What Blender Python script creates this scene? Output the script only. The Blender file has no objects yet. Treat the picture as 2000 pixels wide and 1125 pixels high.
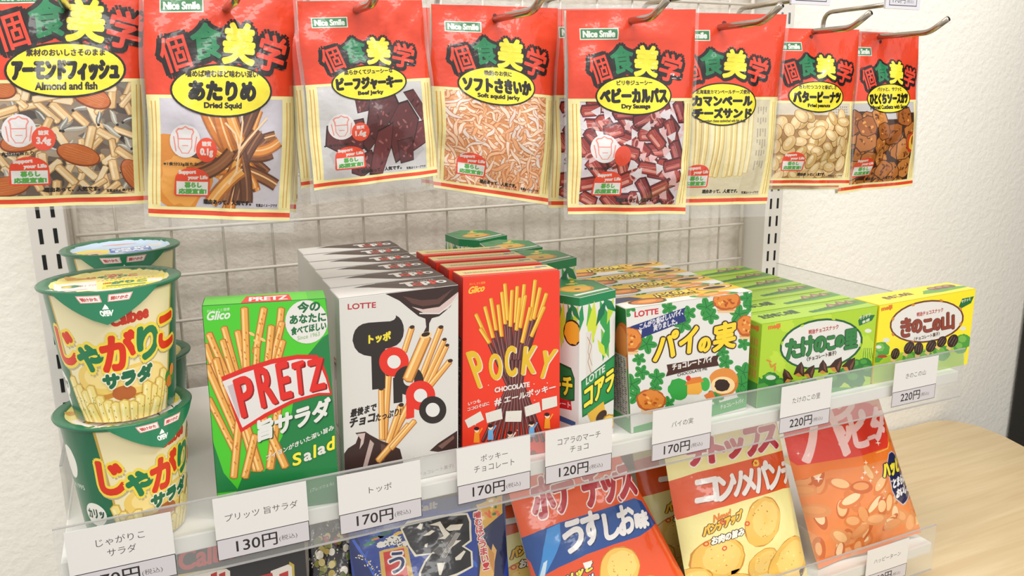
import bpy, bmesh, math, random
import numpy as np
from mathutils import Matrix, Vector
from mathutils.geometry import tessellate_polygon

SC = bpy.context.scene
COL = SC.collection
PI = math.pi

# ------------------------------------------------------------------ camera
R = np.array([[0.90718, -0.42060, -0.01106],
              [-0.10485, -0.20053, -0.97406],
              [0.40747, 0.88481, -0.22602]])
cd = bpy.data.cameras.new('camera'); cam = bpy.data.objects.new('camera', cd); COL.objects.link(cam)
mw = Matrix.Identity(4)
for i in range(3):
    mw[i][0] = R[0][i]; mw[i][1] = -R[1][i]; mw[i][2] = -R[2][i]
mw[0][3], mw[1][3], mw[2][3] = -0.13441, -0.57595, 0.33133
cam.matrix_world = mw
cd.sensor_width = 36; cd.lens = 1588.8 * 36 / 2000; cd.clip_start = 0.01
SC.camera = cam

# ------------------------------------------------------------------ world, lights, exposure
SC.view_settings.view_transform = 'Standard'
SC.view_settings.look = 'None'
SC.view_settings.gamma = 1
SC.view_settings.use_curve_mapping = False
SC.view_settings.exposure = -0.12
world = bpy.data.worlds.new('world'); SC.world = world; world.use_nodes = True
world.node_tree.nodes['Background'].inputs[0].default_value = (1.0, 0.985, 0.955, 1)
world.node_tree.nodes['Background'].inputs[1].default_value = 0.92
def area(name, loc, target, sx, sy, power, col=(1, 0.985, 0.955)):
    l = bpy.data.lights.new(name, 'AREA'); l.shape = 'RECTANGLE'; l.size = sx; l.size_y = sy
    l.energy = power; l.color = col
    o = bpy.data.objects.new(name, l); COL.objects.link(o); o.location = loc
    o.rotation_euler = (Vector(target) - Vector(loc)).to_track_quat('-Z', 'Y').to_euler()
area('ceiling_light_near', (-0.2, -0.45, 1.7), (-0.1, 0.0, 0.1), 1.2, 0.3, 21)
area('ceiling_light_right', (1.5, -0.9, 1.65), (0.9, 0.1, 0.1), 0.6, 0.3, 19)
area('ceiling_light_far', (0.1, -2.6, 1.65), (0.2, 0.2, 0.0), 2.4, 0.35, 20)

# ------------------------------------------------------------------ helpers: colour, materials
PAPER = [1.0]   # strength of the whites of the card stock in use
def hx(h):
    h = h.lstrip('#'); r = [int(h[i:i + 2], 16) / 255 for i in (0, 2, 4)]
    if min(r) > 0.78: r = [c * PAPER[0] for c in r]
    return tuple(c / 12.92 if c <= 0.04045 else ((c + 0.055) / 1.055) ** 2.4 for c in r)
def nodes(name):
    m = bpy.data.materials.new(name); m.use_nodes = True
    nt = m.node_tree; return m, nt, nt.nodes['Principled BSDF']
def bump_noise(nt, b, scale, strength, dist=0.001, detail=4, coord='Object'):
    tc = nt.nodes.new('ShaderNodeTexCoord'); n = nt.nodes.new('ShaderNodeTexNoise'); bp = nt.nodes.new('ShaderNodeBump')
    n.inputs['Scale'].default_value = scale; n.inputs['Detail'].default_value = detail
    bp.inputs['Strength'].default_value = strength; bp.inputs['Distance'].default_value = dist
    nt.links.new(tc.outputs[coord], n.inputs['Vector']); nt.links.new(n.outputs['Fac'], bp.inputs['Height'])
    nt.links.new(bp.outputs['Normal'], b.inputs['Normal'])
    return bp
def plain(name, col, rough=0.5, metal=0.0, bump=None, spec=0.5):
    m, nt, b = nodes(name)
    b.inputs['Base Color'].default_value = (*hx(col), 1); b.inputs['Roughness'].default_value = rough
    b.inputs['Metallic'].default_value = metal; b.inputs['Specular IOR Level'].default_value = spec
    if bump: bump_noise(nt, b, *bump)
    return m
def printed(name, rough, coat=0.0, bump=None, spec=0.5):
    m, nt, b = nodes(name)
    a = nt.nodes.new('ShaderNodeAttribute'); a.attribute_name = 'Col'
    nt.links.new(a.outputs['Color'], b.inputs['Base Color'])
    b.inputs['Roughness'].default_value = rough; b.inputs['Specular IOR Level'].default_value = spec
    b.inputs['Coat Weight'].default_value = coat; b.inputs['Coat Roughness'].default_value = 0.08
    if bump:
        bp = bump_noise(nt, b, *bump)
        nt.links.new(bp.outputs['Normal'], b.inputs['Coat Normal'])
    return m
def clear(name, haze=0.08, tint=(0.97, 0.98, 0.98), bump=None, rough=0.06):
    m = bpy.data.materials.new(name); m.use_nodes = True; nt = m.node_tree; nt.nodes.clear()
    out = nt.nodes.new('ShaderNodeOutputMaterial'); tr = nt.nodes.new('ShaderNodeBsdfTransparent')
    gl = nt.nodes.new('ShaderNodeBsdfGlossy'); df = nt.nodes.new('ShaderNodeBsdfDiffuse')
    fr = nt.nodes.new('ShaderNodeLayerWeight'); pw = nt.nodes.new('ShaderNodeMath'); ma = nt.nodes.new('ShaderNodeMath'); m1 = nt.nodes.new('ShaderNodeMixShader'); m2 = nt.nodes.new('ShaderNodeMixShader')
    tr.inputs[0].default_value = (*tint, 1); gl.inputs['Roughness'].default_value = rough
    df.inputs[0].default_value = (0.85, 0.84, 0.82, 1); fr.inputs['Blend'].default_value = 0.5; pw.operation = 'POWER'; pw.inputs[1].default_value = 4; ma.operation = 'MULTIPLY_ADD'; ma.inputs[1].default_value = 0.5; ma.inputs[2].default_value = 0.035
    m1.inputs[0].default_value = haze
    L = nt.links.new
    L(tr.outputs[0], m1.inputs[1]); L(df.outputs[0], m1.inputs[2])
    L(fr.outputs['Facing'], pw.inputs[0]); L(pw.outputs[0], ma.inputs[0]); L(ma.outputs[0], m2.inputs[0]); L(m1.outputs[0], m2.inputs[1]); L(gl.outputs[0], m2.inputs[2])
    L(m2.outputs[0], out.inputs[0])
    if bump:
        tc = nt.nodes.new('ShaderNodeTexCoord'); n = nt.nodes.new('ShaderNodeTexNoise'); bp = nt.nodes.new('ShaderNodeBump')
        n.inputs['Scale'].default_value = bump[0]; bp.inputs['Strength'].default_value = bump[1]; bp.inputs['Distance'].default_value = 0.002
        L(tc.outputs['Object'], n.inputs[0]); L(n.outputs['Fac'], bp.inputs['Height'])
        L(bp.outputs[0], gl.inputs['Normal'])
    return m

M_CARD = printed('printed_card', 0.38, 0.15)
M_PAPER = printed('printed_paper', 0.6, 0.0, spec=0.3)
M_FILM = printed('printed_film', 0.3, 0.6, (60, 0.45, 0.0026, 3))
M_FOIL = printed('printed_chip_film', 0.3, 0.6, (40, 0.4, 0.003, 3))
M_CUP = printed('printed_cup', 0.35, 0.3)
M_ACRYL = clear('clear_acrylic', 0.11)
M_ACRYL_SIDE = clear('clear_acrylic_side', 0.06)
M_CELLO = clear('clear_cellophane', 0.16, bump=(90, 0.5), rough=0.1)
M_WHITE = plain('white_steel', '#ECE8E2', 0.45)
M_WIRE = plain('wire_paint', '#D2CABF', 0.5)
M_POST = plain('white_post_steel', '#D9D3CC', 0.45)
M_BLACK = plain('slot_black', '#0A0A0A', 0.8)
M_CHROME = plain('hook_chrome', '#B4A99A', 0.2, 1.0)
M_CABINET = plain('black_cabinet', '#17140F', 0.4)

def wall_mat():
    m, nt, b = nodes('rough_plaster_wall')
    b.inputs['Base Color'].default_value = (*hx('#F4F0E6'), 1); b.inputs['Roughness'].default_value = 0.85
    b.inputs['Specular IOR Level'].default_value = 0.2
    bump_noise(nt, b, 130, 0.38, 0.004, 5)
    return m
M_WALL = wall_mat()
def wood_mat():
    m, nt, b = nodes('pale_wood_tabletop')
    tc = nt.nodes.new('ShaderNodeTexCoord'); mp = nt.nodes.new('ShaderNodeMapping'); n = nt.nodes.new('ShaderNodeTexNoise')
    cr = nt.nodes.new('ShaderNodeValToRGB')
    mp.inputs['Scale'].default_value = (3, 45, 3); n.inputs['Scale'].default_value = 1.6; n.inputs['Detail'].default_value = 5
    n.inputs['Distortion'].default_value = 0.6
    cr.color_ramp.elements[0].color = (*hx('#CDB389'), 1); cr.color_ramp.elements[1].color = (*hx('#DCC69E'), 1)
    cr.color_ramp.elements[0].position = 0.3; cr.color_ramp.elements[1].position = 0.7
    L = nt.links.new
    L(tc.outputs['Object'], mp.inputs[0]); L(mp.outputs[0], n.inputs[0]); L(n.outputs['Fac'], cr.inputs[0]); L(cr.outputs[0], b.inputs['Base Color'])
    b.inputs['Roughness'].default_value = 0.45
    return m
M_WOOD = wood_mat()

# ------------------------------------------------------------------ helpers: text outlines
_tc = {}
def glyphs(s):
    """flat outline mesh of a string, scaled to a unit box (y up)"""
    if s in _tc: return _tc[s]
    cu = bpy.data.curves.new('t', 'FONT'); cu.body = s; cu.size = 1; cu.resolution_u = 4
    ob = bpy.data.objects.new('t', cu); COL.objects.link(ob)
    dg = bpy.context.evaluated_depsgraph_get()
    me = bpy.data.meshes.new_from_object(ob.evaluated_get(dg))
    v = np.array([x.co[:2] for x in me.vertices]); f = [tuple(p.vertices) for p in me.polygons]
    bpy.data.objects.remove(ob); bpy.data.curves.remove(cu); bpy.data.meshes.remove(me)
    lo, hi = v.min(0), v.max(0)
    sz = np.maximum(hi - lo, 1e-6)
    if sz[1] < 0.25: lo[1] -= 0.3; sz[1] = 0.8
    v = (v - lo) / sz
    _tc[s] = (v, f); return _tc[s]

def homography(src):
    dst = [(0, 0), (1, 0), (1, 1), (0, 1)]
    A, b = [], []
    for (x, y), (u, v) in zip(src, dst):
        A += [[x, y, 1, 0, 0, 0, -u * x, -u * y], [0, 0, 0, x, y, 1, -v * x, -v * y]]; b += [u, v]
    return np.append(np.linalg.solve(np.array(A, float), np.array(b, float)), 1).reshape(3, 3)

# ------------------------------------------------------------------ flat label art
class Sheet:
    """a printed sheet: coloured outlines in label coordinates, stacked in print order"""
    def __init__(s, W=1, H=1, quad=None):
        s.Hm = homography(quad) if quad else np.diag([1 / W, 1 / H, 1.0])
        s.tr = (0, 0, 1); s.V = []; s.F = []; s.C = []; s.Ly = []; s.n = 0; s.L = 0; s.bg = None
    def _add(s, pts, faces, col, L):
        p = np.asarray(pts, float)
        p = p / s.tr[2] + np.array(s.tr[:2])
        q = np.c_[p, np.ones(len(p))] @ s.Hm.T
        q = q[:, :2] / q[:, 2:3]
        s.V.append(q); s.Ly.append((L, q.min(0), q.max(0)))
        c = hx(col) if isinstance(col, str) else col
        for f in faces:
            s.F.append(tuple(i + s.n for i in f)); s.C.append(c)
        s.n += len(q)
    def levels(s):
        """ink height of every shape: one above the highest shape printed under it"""
        n = len(s.Ly); lo = np.array([a for _, a, _ in s.Ly]); hi = np.array([b for _, _, b in s.Ly]); lv = np.zeros(n)
        order = sorted(range(n), key=lambda i: (s.Ly[i][0], i)); done = []
        for i in order:
            if done:
                d = np.array(done); hit = np.all((lo[d] < hi[i]) & (hi[d] > lo[i]), axis=1)
                if hit.any(): lv[i] = lv[d[hit]].max() + 1
            done.append(i)
        return lv
    def lay(s, L):
        if L is None: s.L += 1; return s.L
        s.L = max(s.L, L); return L
    def fill(s, col):
        tr, s.tr = s.tr, (0, 0, 1); Hm, s.Hm = s.Hm, np.eye(3)
        s._add([(0, 0), (1, 0), (1, 1), (0, 1)], [(0, 1, 2, 3)], col, 0)
        s.tr, s.Hm = tr, Hm
    def poly(s, pts, col, L=None):
        t = tessellate_polygon([[Vector((x, y, 0)) for x, y in pts]])
        s._add(pts, t, col, s.lay(L))
    def rect(s, x0, y0, x1, y1, col, L=None):
        s._add([(x0, y0), (x1, y0), (x1, y1), (x0, y1)], [(0, 1, 2, 3)], col, s.lay(L))
    def ell(s, cx, cy, rx, ry, col, rot=0, L=None, n=28, wob=0, rnd=None):
        a = np.linspace(0, 2 * PI, n, endpoint=False); k = np.ones(n)
        if wob: k = 1 + wob * np.array([rnd.uniform(-1, 1) for _ in range(n)])
        x, y = rx * np.cos(a) * k, ry * np.sin(a) * k; r = math.radians(rot)
        s._add(np.c_[cx + x * math.cos(r) - y * math.sin(r), cy + x * math.sin(r) + y * math.cos(r)], [tuple(range(n))], col, s.lay(L))
    def ring(s, cx, cy, r0, r1, col, L=None, n=32, ky=1):
        a = np.linspace(0, 2 * PI, n, endpoint=False)
        p = [(cx + r0 * math.cos(t), cy + ky * r0 * math.sin(t)) for t in a] + [(cx + r1 * math.cos(t), cy + ky * r1 * math.sin(t)) for t in a]
        s._add(p, [(i, (i + 1) % n, n + (i + 1) % n, n + i) for i in range(n)], col, s.lay(L))
    def line(s, pts, w, col, L=None, taper=False):
        L = s.lay(L); P = np.array(pts, float); n = len(P)
        d = np.gradient(P, axis=0); d /= np.maximum(np.linalg.norm(d, axis=1, keepdims=True), 1e-9)
        nn = np.c_[-d[:, 1], d[:, 0]] * w / 2
        if taper: nn *= np.sin(np.linspace(0.25, PI - 0.25, n))[:, None]
        s._add(np.r_[P + nn, P - nn], [(i, i + 1, n + i + 1, n + i) for i in range(n - 1)], col, L)
    def curve(s, a, b, c, w, col, L=None):
        s.line([(a[0] * (1 - t) ** 2 + b[0] * 2 * t * (1 - t) + c[0] * t * t, a[1] * (1 - t) ** 2 + b[1] * 2 * t * (1 - t) + c[1] * t * t) for t in np.linspace(0, 1, 9)], w, col, L)
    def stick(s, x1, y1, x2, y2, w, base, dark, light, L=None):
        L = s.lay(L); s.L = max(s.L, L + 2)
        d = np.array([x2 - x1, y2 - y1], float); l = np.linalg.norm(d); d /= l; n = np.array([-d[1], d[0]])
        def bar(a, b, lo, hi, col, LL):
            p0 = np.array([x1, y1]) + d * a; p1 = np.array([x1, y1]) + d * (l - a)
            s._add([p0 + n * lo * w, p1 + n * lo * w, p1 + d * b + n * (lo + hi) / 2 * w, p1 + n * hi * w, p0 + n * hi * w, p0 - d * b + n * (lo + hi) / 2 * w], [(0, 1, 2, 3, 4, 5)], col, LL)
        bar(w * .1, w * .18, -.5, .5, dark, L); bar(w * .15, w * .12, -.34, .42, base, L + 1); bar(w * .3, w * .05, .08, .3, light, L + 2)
    def text(s, t, x0, y0, x1, y1, h, col, bold=0, out=None, ow=0, slant=0, rot=False, L=None, sh=None):
        v, f = glyphs(t)
        e = np.array([x1 - x0, y1 - y0], float)
        if rot: up = np.array([e[1], -e[0]]) / np.linalg.norm(e) * h
        else: up = np.array([slant * h, -h])
        p = np.array([x0, y0]) + v[:, :1] * e + v[:, 1:] * up
        def stamp(r, c, k, L, off=(0, 0)):
            for i in range(k):
                a = 2 * PI * i / k
                s._add(p + r * np.array([math.cos(a), math.sin(a)]) + np.array(off), f, c, L)
        if sh: stamp(max(ow, bold), sh[0], 8, s.lay(None), sh[1:])
        if out: stamp(ow, out, 12, s.lay(None))
        L = s.lay(L)
        if bold: stamp(bold, col, 10, L)
        s._add(p, f, col, L)
    # ---- geometry
    def build(s, surf, nu=0, nv=0, eps=5e-6, lift=2e-5):
        bm = bmesh.new(); cl = bm.faces.layers.int.new('c')
        lv = s.levels(); V = np.vstack([np.c_[q, np.full(len(q), k)] for q, k in zip(s.V, lv)]); pal = {}; vs = [bm.verts.new((a, b, l * 1e-3)) for a, b, l in V]
        for f, c in zip(s.F, s.C):
            try: bf = bm.faces.new([vs[i] for i in f])
            except ValueError: continue
            bf[cl] = pal.setdefault(c, len(pal))
        def cut(co, no, outer=False):
            bmesh.ops.bisect_plane(bm, geom=bm.verts[:] + bm.edges[:] + bm.faces[:], dist=1e-7, plane_co=co, plane_no=no, clear_outer=outer)
        lo, hi = V.min(0), V.max(0)
        if lo[0] < 0: cut((0, 0, 0), (-1, 0, 0), True)
        if hi[0] > 1: cut((1, 0, 0), (1, 0, 0), True)
        if lo[1] < 0: cut((0, 0, 0), (0, -1, 0), True)
        if hi[1] > 1: cut((0, 1, 0), (0, 1, 0), True)
        for i in range(1, nu): cut((i / nu, 0, 0), (1, 0, 0))
        for i in range(1, nv): cut((0, i / nv, 0), (0, 1, 0))
        if nu:
            for k in range(1, nu + nv): cut((k / nu, 0, 0), (nu, nv, 0))
        bm.verts.index_update(); bm.verts.ensure_lookup_table()
        W = np.array([v.co[:] for v in bm.verts])
        inv = {i: c for c, i in pal.items()}
        F = [[v.index for v in f.verts] for f in bm.faces]; C = [inv[f[cl]] for f in bm.faces]
        bm.free()
        if nu:   # every cell is two flat triangles, shared by all inks
            g = np.array([(i / nu, j / nv) for j in range(nv + 1) for i in range(nu + 1)]); gp, gn = surf(g[:, 0], g[:, 1])
            fu, fv = W[:, 0] * nu, W[:, 1] * nv; iu, iv = np.clip(np.floor(fu), 0, nu - 1).astype(int), np.clip(np.floor(fv), 0, nv - 1).astype(int)
            fu, fv = (fu - iu)[:, None], (fv - iv)[:, None]; at = lambda a, b: (iv + b) * (nu + 1) + iu + a
            low = fu + fv <= 1
            mixd = lambda G: np.where(low, G[at(0, 0)] * (1 - fu - fv) + G[at(1, 0)] * fu + G[at(0, 1)] * fv, G[at(1, 1)] * (fu + fv - 1) + G[at(0, 1)] * (1 - fu) + G[at(1, 0)] * (1 - fv))
            P, N = mixd(gp), mixd(gn)
        else: P, N = surf(W[:, 0], W[:, 1])
        P = P + N * (W[:, 2:3] * 1e3 * eps + lift)
        # wind faces to face along N
        for k, f in enumerate(F):
            a, b, c = P[f[0]], P[f[1]], P[f[2]]
            if len(f) > 3: c = P[f[len(f) // 2]]; b = P[f[max(1, len(f) // 4)]]
            if np.dot(np.cross(b - a, c - a), N[f[0]]) < 0: F[k] = f[::-1]
        return P, N, F, C

class Mesh:
    def __init__(s): s.P = []; s.N = []; s.F = []; s.C = []; s.n = 0
    def add(s, P, N, F, C):
        s.P.append(P); s.N.append(N); s.F += [tuple(i + s.n for i in f) for f in F]; s.C += C; s.n += len(P)
    def surf_patch(s, fn, nu, nv, col):
        g = np.array([(i / nu, j / nv) for j in range(nv + 1) for i in range(nu + 1)])
        P, N = fn(g[:, 0], g[:, 1]); w = nu + 1
        F = [(j * w + i, j * w + i + 1, (j + 1) * w + i + 1, (j + 1) * w + i) for j in range(nv) for i in range(nu)]
        F = [f if np.dot(np.cross(P[f[1]] - P[f[0]], P[f[2]] - P[f[0]]), N[f[0]]) >= 0 else f[::-1] for f in F]
        s.add(P, N, F, [hx(col)] * len(F))
    def bm(s, bm, col):
        """take over a bmesh with flat normals"""
        for f in bm.faces:
            n = np.array(f.normal[:]); P = np.array([v.co[:] for v in f.verts])
            s.add(P, np.tile(n, (len(P), 1)), [tuple(range(len(P)))], [hx(col)])
    def make(s, name, mat, parent=None, origin=(0, 0, 0)):
        P = np.vstack(s.P) - np.array(origin); N = np.vstack(s.N)
        N = N / np.maximum(np.linalg.norm(N, axis=1, keepdims=True), 1e-9)
        me = bpy.data.meshes.new(name); me.from_pydata(P.tolist(), [], s.F)
        a = me.color_attributes.new('Col', 'FLOAT_COLOR', 'CORNER')
        buf = []
        for f, c in zip(s.F, s.C): buf += [c[0], c[1], c[2], 1.0] * len(f)
        a.data.foreach_set('color', np.array(buf, np.float32))
        me.polygons.foreach_set('use_smooth', [True] * len(me.polygons))
        me.normals_split_custom_set_from_vertices(N.tolist())
        me.materials.append(mat)
        o = bpy.data.objects.new(name, me); COL.objects.link(o)
        if parent: o.parent = parent; o.location = (0, 0, 0)
        else: o.location = origin
        return o

def tag(o, label, cat, group=None):
    o['label'] = label; o['category'] = cat
    if group: o['group'] = group
    return o
def structure(o): o['kind'] = 'structure'; return o
def empty(name, loc):
    o = bpy.data.objects.new(name, None); COL.objects.link(o); o.location = loc; o.empty_display_size = 0.02; return o
def clone(o, dloc=(0, 0, 0), rotz=0.0, scale=None):
    c = o.copy(); COL.objects.link(c); c.location = Vector(o.location) + Vector(dloc)
    if rotz: c.rotation_euler.z += rotz
    if scale: c.scale = scale
    for k in list(o.children):
        d = k.copy(); COL.objects.link(d); d.parent = c
    return c
def obj(name, bm, mat, parent=None, smooth=False, loc=(0, 0, 0)):
    me = bpy.data.meshes.new(name); bm.to_mesh(me); bm.free()
    for m in (mat if isinstance(mat, (list, tuple)) else [mat]): me.materials.append(m)
    if smooth: me.polygons.foreach_set('use_smooth', [True] * len(me.polygons))
    o = bpy.data.objects.new(name, me); COL.objects.link(o)
    if parent: o.parent = parent
    o.location = loc
    return o
def add_box(bm, x0, y0, z0, x1, y1, z1, mi=0, bevel=0):
    vs = [bm.verts.new(p) for p in ((x0, y0, z0), (x1, y0, z0), (x1, y1, z0), (x0, y1, z0), (x0, y0, z1), (x1, y0, z1), (x1, y1, z1), (x0, y1, z1))]
    fs = [bm.faces.new([vs[i] for i in q]) for q in ((3, 2, 1, 0), (4, 5, 6, 7), (0, 1, 5, 4), (1, 2, 6, 5), (2, 3, 7, 6), (3, 0, 4, 7))]
    for f in fs: f.material_index = mi
    if bevel: bmesh.ops.bevel(bm, geom=list({e for f in fs for e in f.edges}), offset=bevel, segments=2, affect='EDGES', profile=0.5)
def add_tube(bm, pts, r, n=10, caps=True):
    P = [Vector(p) for p in pts]; rings = []; prev = None
    for i, p in enumerate(P):
        t = (P[min(i + 1, len(P) - 1)] - P[max(i - 1, 0)]).normalized()
        if prev is None:
            a = t.orthogonal().normalized()
        else:
            a = (prev - t * prev.dot(t)).normalized()
        prev = a; b = t.cross(a)
        rings.append([bm.verts.new(p + (a * math.cos(2 * PI * k / n) + b * math.sin(2 * PI * k / n)) * r) for k in range(n)])
    for u, v in zip(rings, rings[1:]):
        for k in range(n): bm.faces.new((u[k], u[(k + 1) % n], v[(k + 1) % n], v[k]))
    if caps: bm.faces.new(rings[0][::-1]); bm.faces.new(rings[-1])
def bend(pts, r=0.008, n=5):
    """round the corners of a path"""
    P = [Vector(p) for p in pts]; out = [P[0]]
    for a, b, c in zip(P, P[1:], P[2:]):
        d1 = (a - b); d2 = (c - b); k = min(r, d1.length / 2, d2.length / 2)
        p, q = b + d1.normalized() * k, b + d2.normalized() * k
        for i in range(n + 1):
            t = i / n; out.append(p * (1 - t) ** 2 + b * 2 * t * (1 - t) + q * t * t)
    out.append(P[-1]); return out

# flat face between four 3D corners (TL, TR, BR, BL)
def flat(c4, outward=None):
    c = [np.array(p, float) for p in c4]
    n = np.cross(c[3] - c[0], c[1] - c[0]); n /= np.linalg.norm(n)
    if outward is not None and np.dot(n, outward) < 0: n = -n
    def fn(u, v):
        u = np.asarray(u)[:, None]; v = np.asarray(v)[:, None]
        P = c[0] * (1 - u) * (1 - v) + c[1] * u * (1 - v) + c[2] * u * v + c[3] * (1 - u) * v
        return P, np.tile(n, (len(P), 1))
    return fn
# swelling pouch face: plane quad + bulge + creases, towards +n
def pouch(c4, n, bulge, seed=0, wr=0.0006, peak=0.62, sharp=0.55, edge=0.0, hem=0.06, flip=1):
    c = [np.array(p, float) for p in c4]; n = np.array(n, float); n /= np.linalg.norm(n)
    rnd = random.Random(seed)
    waves = [(rnd.uniform(-16, 16), rnd.uniform(-22, 22), rnd.uniform(0, 6.28), rnd.uniform(.4, 1)) for _ in range(9)]
    crs = [(rnd.uniform(0, 6.28), rnd.uniform(-.45, .45), rnd.uniform(-1, 1), rnd.uniform(.03, .06), rnd.uniform(0, 1)) for _ in range(9)]
    ew = [(rnd.uniform(4, 14), rnd.uniform(0, 6.28)) for _ in range(3)]
    xa = c[1] - c[0]; xa = xa / np.linalg.norm(xa)
    def pos(u, v):
        u = np.asarray(u)[:, None]; v = np.asarray(v)[:, None]
        P = c[0] * (1 - u) * (1 - v) + c[1] * u * (1 - v) + c[2] * u * v + c[3] * (1 - u) * v
        uu = np.clip(u, 0, 1); vv = np.clip((v - hem) / (1 - 2 * hem), 0, 1)
        g = np.sin(PI * uu) ** sharp
        t = np.where(vv < peak, vv / peak, (1 - vv) / (1 - peak)); f = np.clip(t, 0, 1)
        f = (f * f * (3 - 2 * f)) ** 0.6
        w = sum(k * np.sin(a * u + b * v + ph) for a, b, ph, k in waves) / 3
        for a, d0, k, wd, t0 in crs:   # sharp film creases
            q = (u - .5) * math.cos(a) + (v - .5) * math.sin(a) - d0; tt = -(u - .5) * math.sin(a) + (v - .5) * math.cos(a)
            w = w + 1.1 * k * np.exp(-(q / wd) ** 2) * (0.3 + 0.7 * np.exp(-((tt - t0 + .5) / .35) ** 2))
        ed = sum(np.sin(a * u + ph) for a, ph in ew) / 3
        env = np.sin(PI * uu) ** 0.4
        P = P + n * (bulge * g * f + wr * w * (0.25 + env))
        P = P + n * flip * edge * ed * np.clip((v - 0.75) * 4, 0, 1) ** 2
        side = sum(np.sin(b * 0.6 * v + ph) for a, b, ph, k in waves[:4]) / 4
        P = P + xa * side * wr * 1.5 * (1 - np.sin(PI * uu) ** 0.5) * np.clip(v * 4, 0, 1)
        return P
    def fn(u, v):
        u = np.asarray(u, float); v = np.asarray(v, float); e = 2e-3
        P = pos(u, v); du = pos(u + e, v) - pos(u - e, v); dv = pos(u, v + e) - pos(u, v - e)
        N = np.cross(du, dv); N /= np.maximum(np.linalg.norm(N, axis=1, keepdims=True), 1e-12)
        N = np.where((N @ n)[:, None] < 0, -N, N)
        return P, N
    return fn

# ================================================================== the setting
def slab(name, x0, y0, z0, x1, y1, z1, mat):
    bm = bmesh.new(); add_box(bm, x0, y0, z0, x1, y1, z1); return structure(obj(name, bm, mat))
slab('wall_back', -2.2, 0.366, -0.97, 2.4, 0.42, 1.7, M_WALL)
slab('floor', -2.2, -3.2, -1.0, 2.4, 0.42, -0.97, plain('grey_floor', '#9A9288', 0.6))
M_WALL_SHADE = plain('shade_toned_wall', '#D3CABF', 0.8, 0, (150, 0.5, 0.003, 5))  # shade on the wall between the uprights, painted in as a darker tone
bp = slab('wall_shade_1', -0.199, 0.356, -0.6, 0.668, 0.3655, 0.9, M_WALL_SHADE)  # added sheet over the plaster wall carrying the painted shade

# slotted uprights
def upright(x, label):
    bm = bmesh.new()
    add_box(bm, x - 0.0155, 0.31, -0.24, x + 0.0155, 0.3655, 0.9, 0, 0.001)
    o = obj('slotted_upright', bm, M_POST)
    tag(o, label, 'shelf upright', 'slotted uprights of the shelf')
    z = 0.0015
    b2 = bmesh.new()
    for k in range(-9, 30):
        zz = 0.0085 + 0.025 * k
        for sx in (-0.0062, 0.0062):
            add_box(b2, x + sx - 0.0017, 0.3097, zz - 0.0072, x + sx + 0.0017, 0.3101, zz + 0.0072)
    s = obj('slot', b2, M_BLACK, o); s['kind'] = 'stuff'
    return o
upright(-0.2145, 'white slotted steel upright left of the stacked cups')
upright(0.6835, 'white slotted steel upright at the right end of the wire grid')

# wire grid between the uprights
root = empty('wire_grid', (0.23, 0.343, 0.1))
tag(root, 'white wire grid panel spanning the back between the two uprights', 'wire grid')
def wire(name, a, b, r):
    bm = bmesh.new(); o3 = Vector((0.23, 0.343, 0.1))
    add_tube(bm, [Vector(a) - o3, Vector(b) - o3], r, 8); obj(name, bm, M_WIRE, root, True)
for k in range(16):
    x = -0.1562 + 0.0515 * k
    wire('upright_wire', (x, 0.345, 0.02), (x, 0.345, 0.56), 0.0014)
for k in range(11):
    z = 0.0528 + 0.05 * k
    wire('cross_wire', (-0.193, 0.3415, z), (0.656, 0.3415, z), 0.0018)
for x in (-0.193, 0.656): wire('frame_wire', (x, 0.345, 0.015), (x, 0.345, 0.565), 0.003)

# shelf boards with clear front fences
def shelf(label, x0, x1, y0, y1, z1, th):
    r = empty('shelf', ((x0 + x1) / 2, y1, z1 - th)); o3 = Vector(r.location)
    tag(r, label, 'shelf')
    def bx(name, *a, bev=0.0):
        bm = bmesh.new(); a = [a[i] - o3[i % 3] for i in range(6)]; add_box(bm, *a, 0, bev); return obj(name, bm, M_WHITE, r)
    bx('board', x0, y0, z1 - th, x1, y1, z1, bev=0.001)
    for x in (x0 - 0.0005, x1 - 0.0015):
        bx('bracket', x, y0 + 0.12, z1 - th - 0.018, x + 0.002, 0.3095, z1 - th)
    return r
shelf('white upper shelf board carrying the cups and snack boxes', -0.207, 0.685, 0.004, 0.336, 0.028, 0.013)
shelf('white lower shelf board carrying the leaning snack bags', -0.207, 0.685, 0.012, 0.336, -0.19, 0.013)
def fence(label, x0, x1, y, z0, z1):
    bm = bmesh.new(); add_box(bm, x0, y, z0, x1, y + 0.0018, z1, 0, 0.0004)
    o = obj('clear_shelf_fence', bm, M_ACRYL); tag(o, label, 'clear fence')
    b2 = bmesh.new(); add_box(b2, x0, y - 0.0001, z1 - 0.0006, x1, y + 0.0019, z1 + 0.0003)
    obj('edge', b2, M_EDGE, o)
    b3 = bmesh.new(); add_box(b3, x0, y - 0.0001, z0 - 0.0003, x1, y + 0.0019, z0 + 0.0006); obj('edge', b3, M_EDGE, o)
    return o
M_EDGE = clear('acrylic_cut_edge', 0.35, (0.6, 0.58, 0.56))
fence('clear plastic fence along the upper shelf holding the price cards', -0.2085, 0.687, -0.0002, -0.0015, 0.0553)
fence('clear plastic fence along the lower shelf at the bottom of the photo', -0.2085, 0.687, 0.0098, -0.2255, -0.166)
def side_panel(label, x, y0, y1, z0, z1):
    bm = bmesh.new(); add_box(bm, x, y0, z0, x + 0.0018, y1, z1)
    o = obj('clear_side_panel', bm, M_ACRYL_SIDE); tag(o, label, 'clear side panel')
    b2 = bmesh.new(); add_box(b2, x - 0.0001, y0, z1 - 0.0004, x + 0.0019, y1, z1 + 0.0002); obj('edge', b2, M_EDGE, o)
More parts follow.
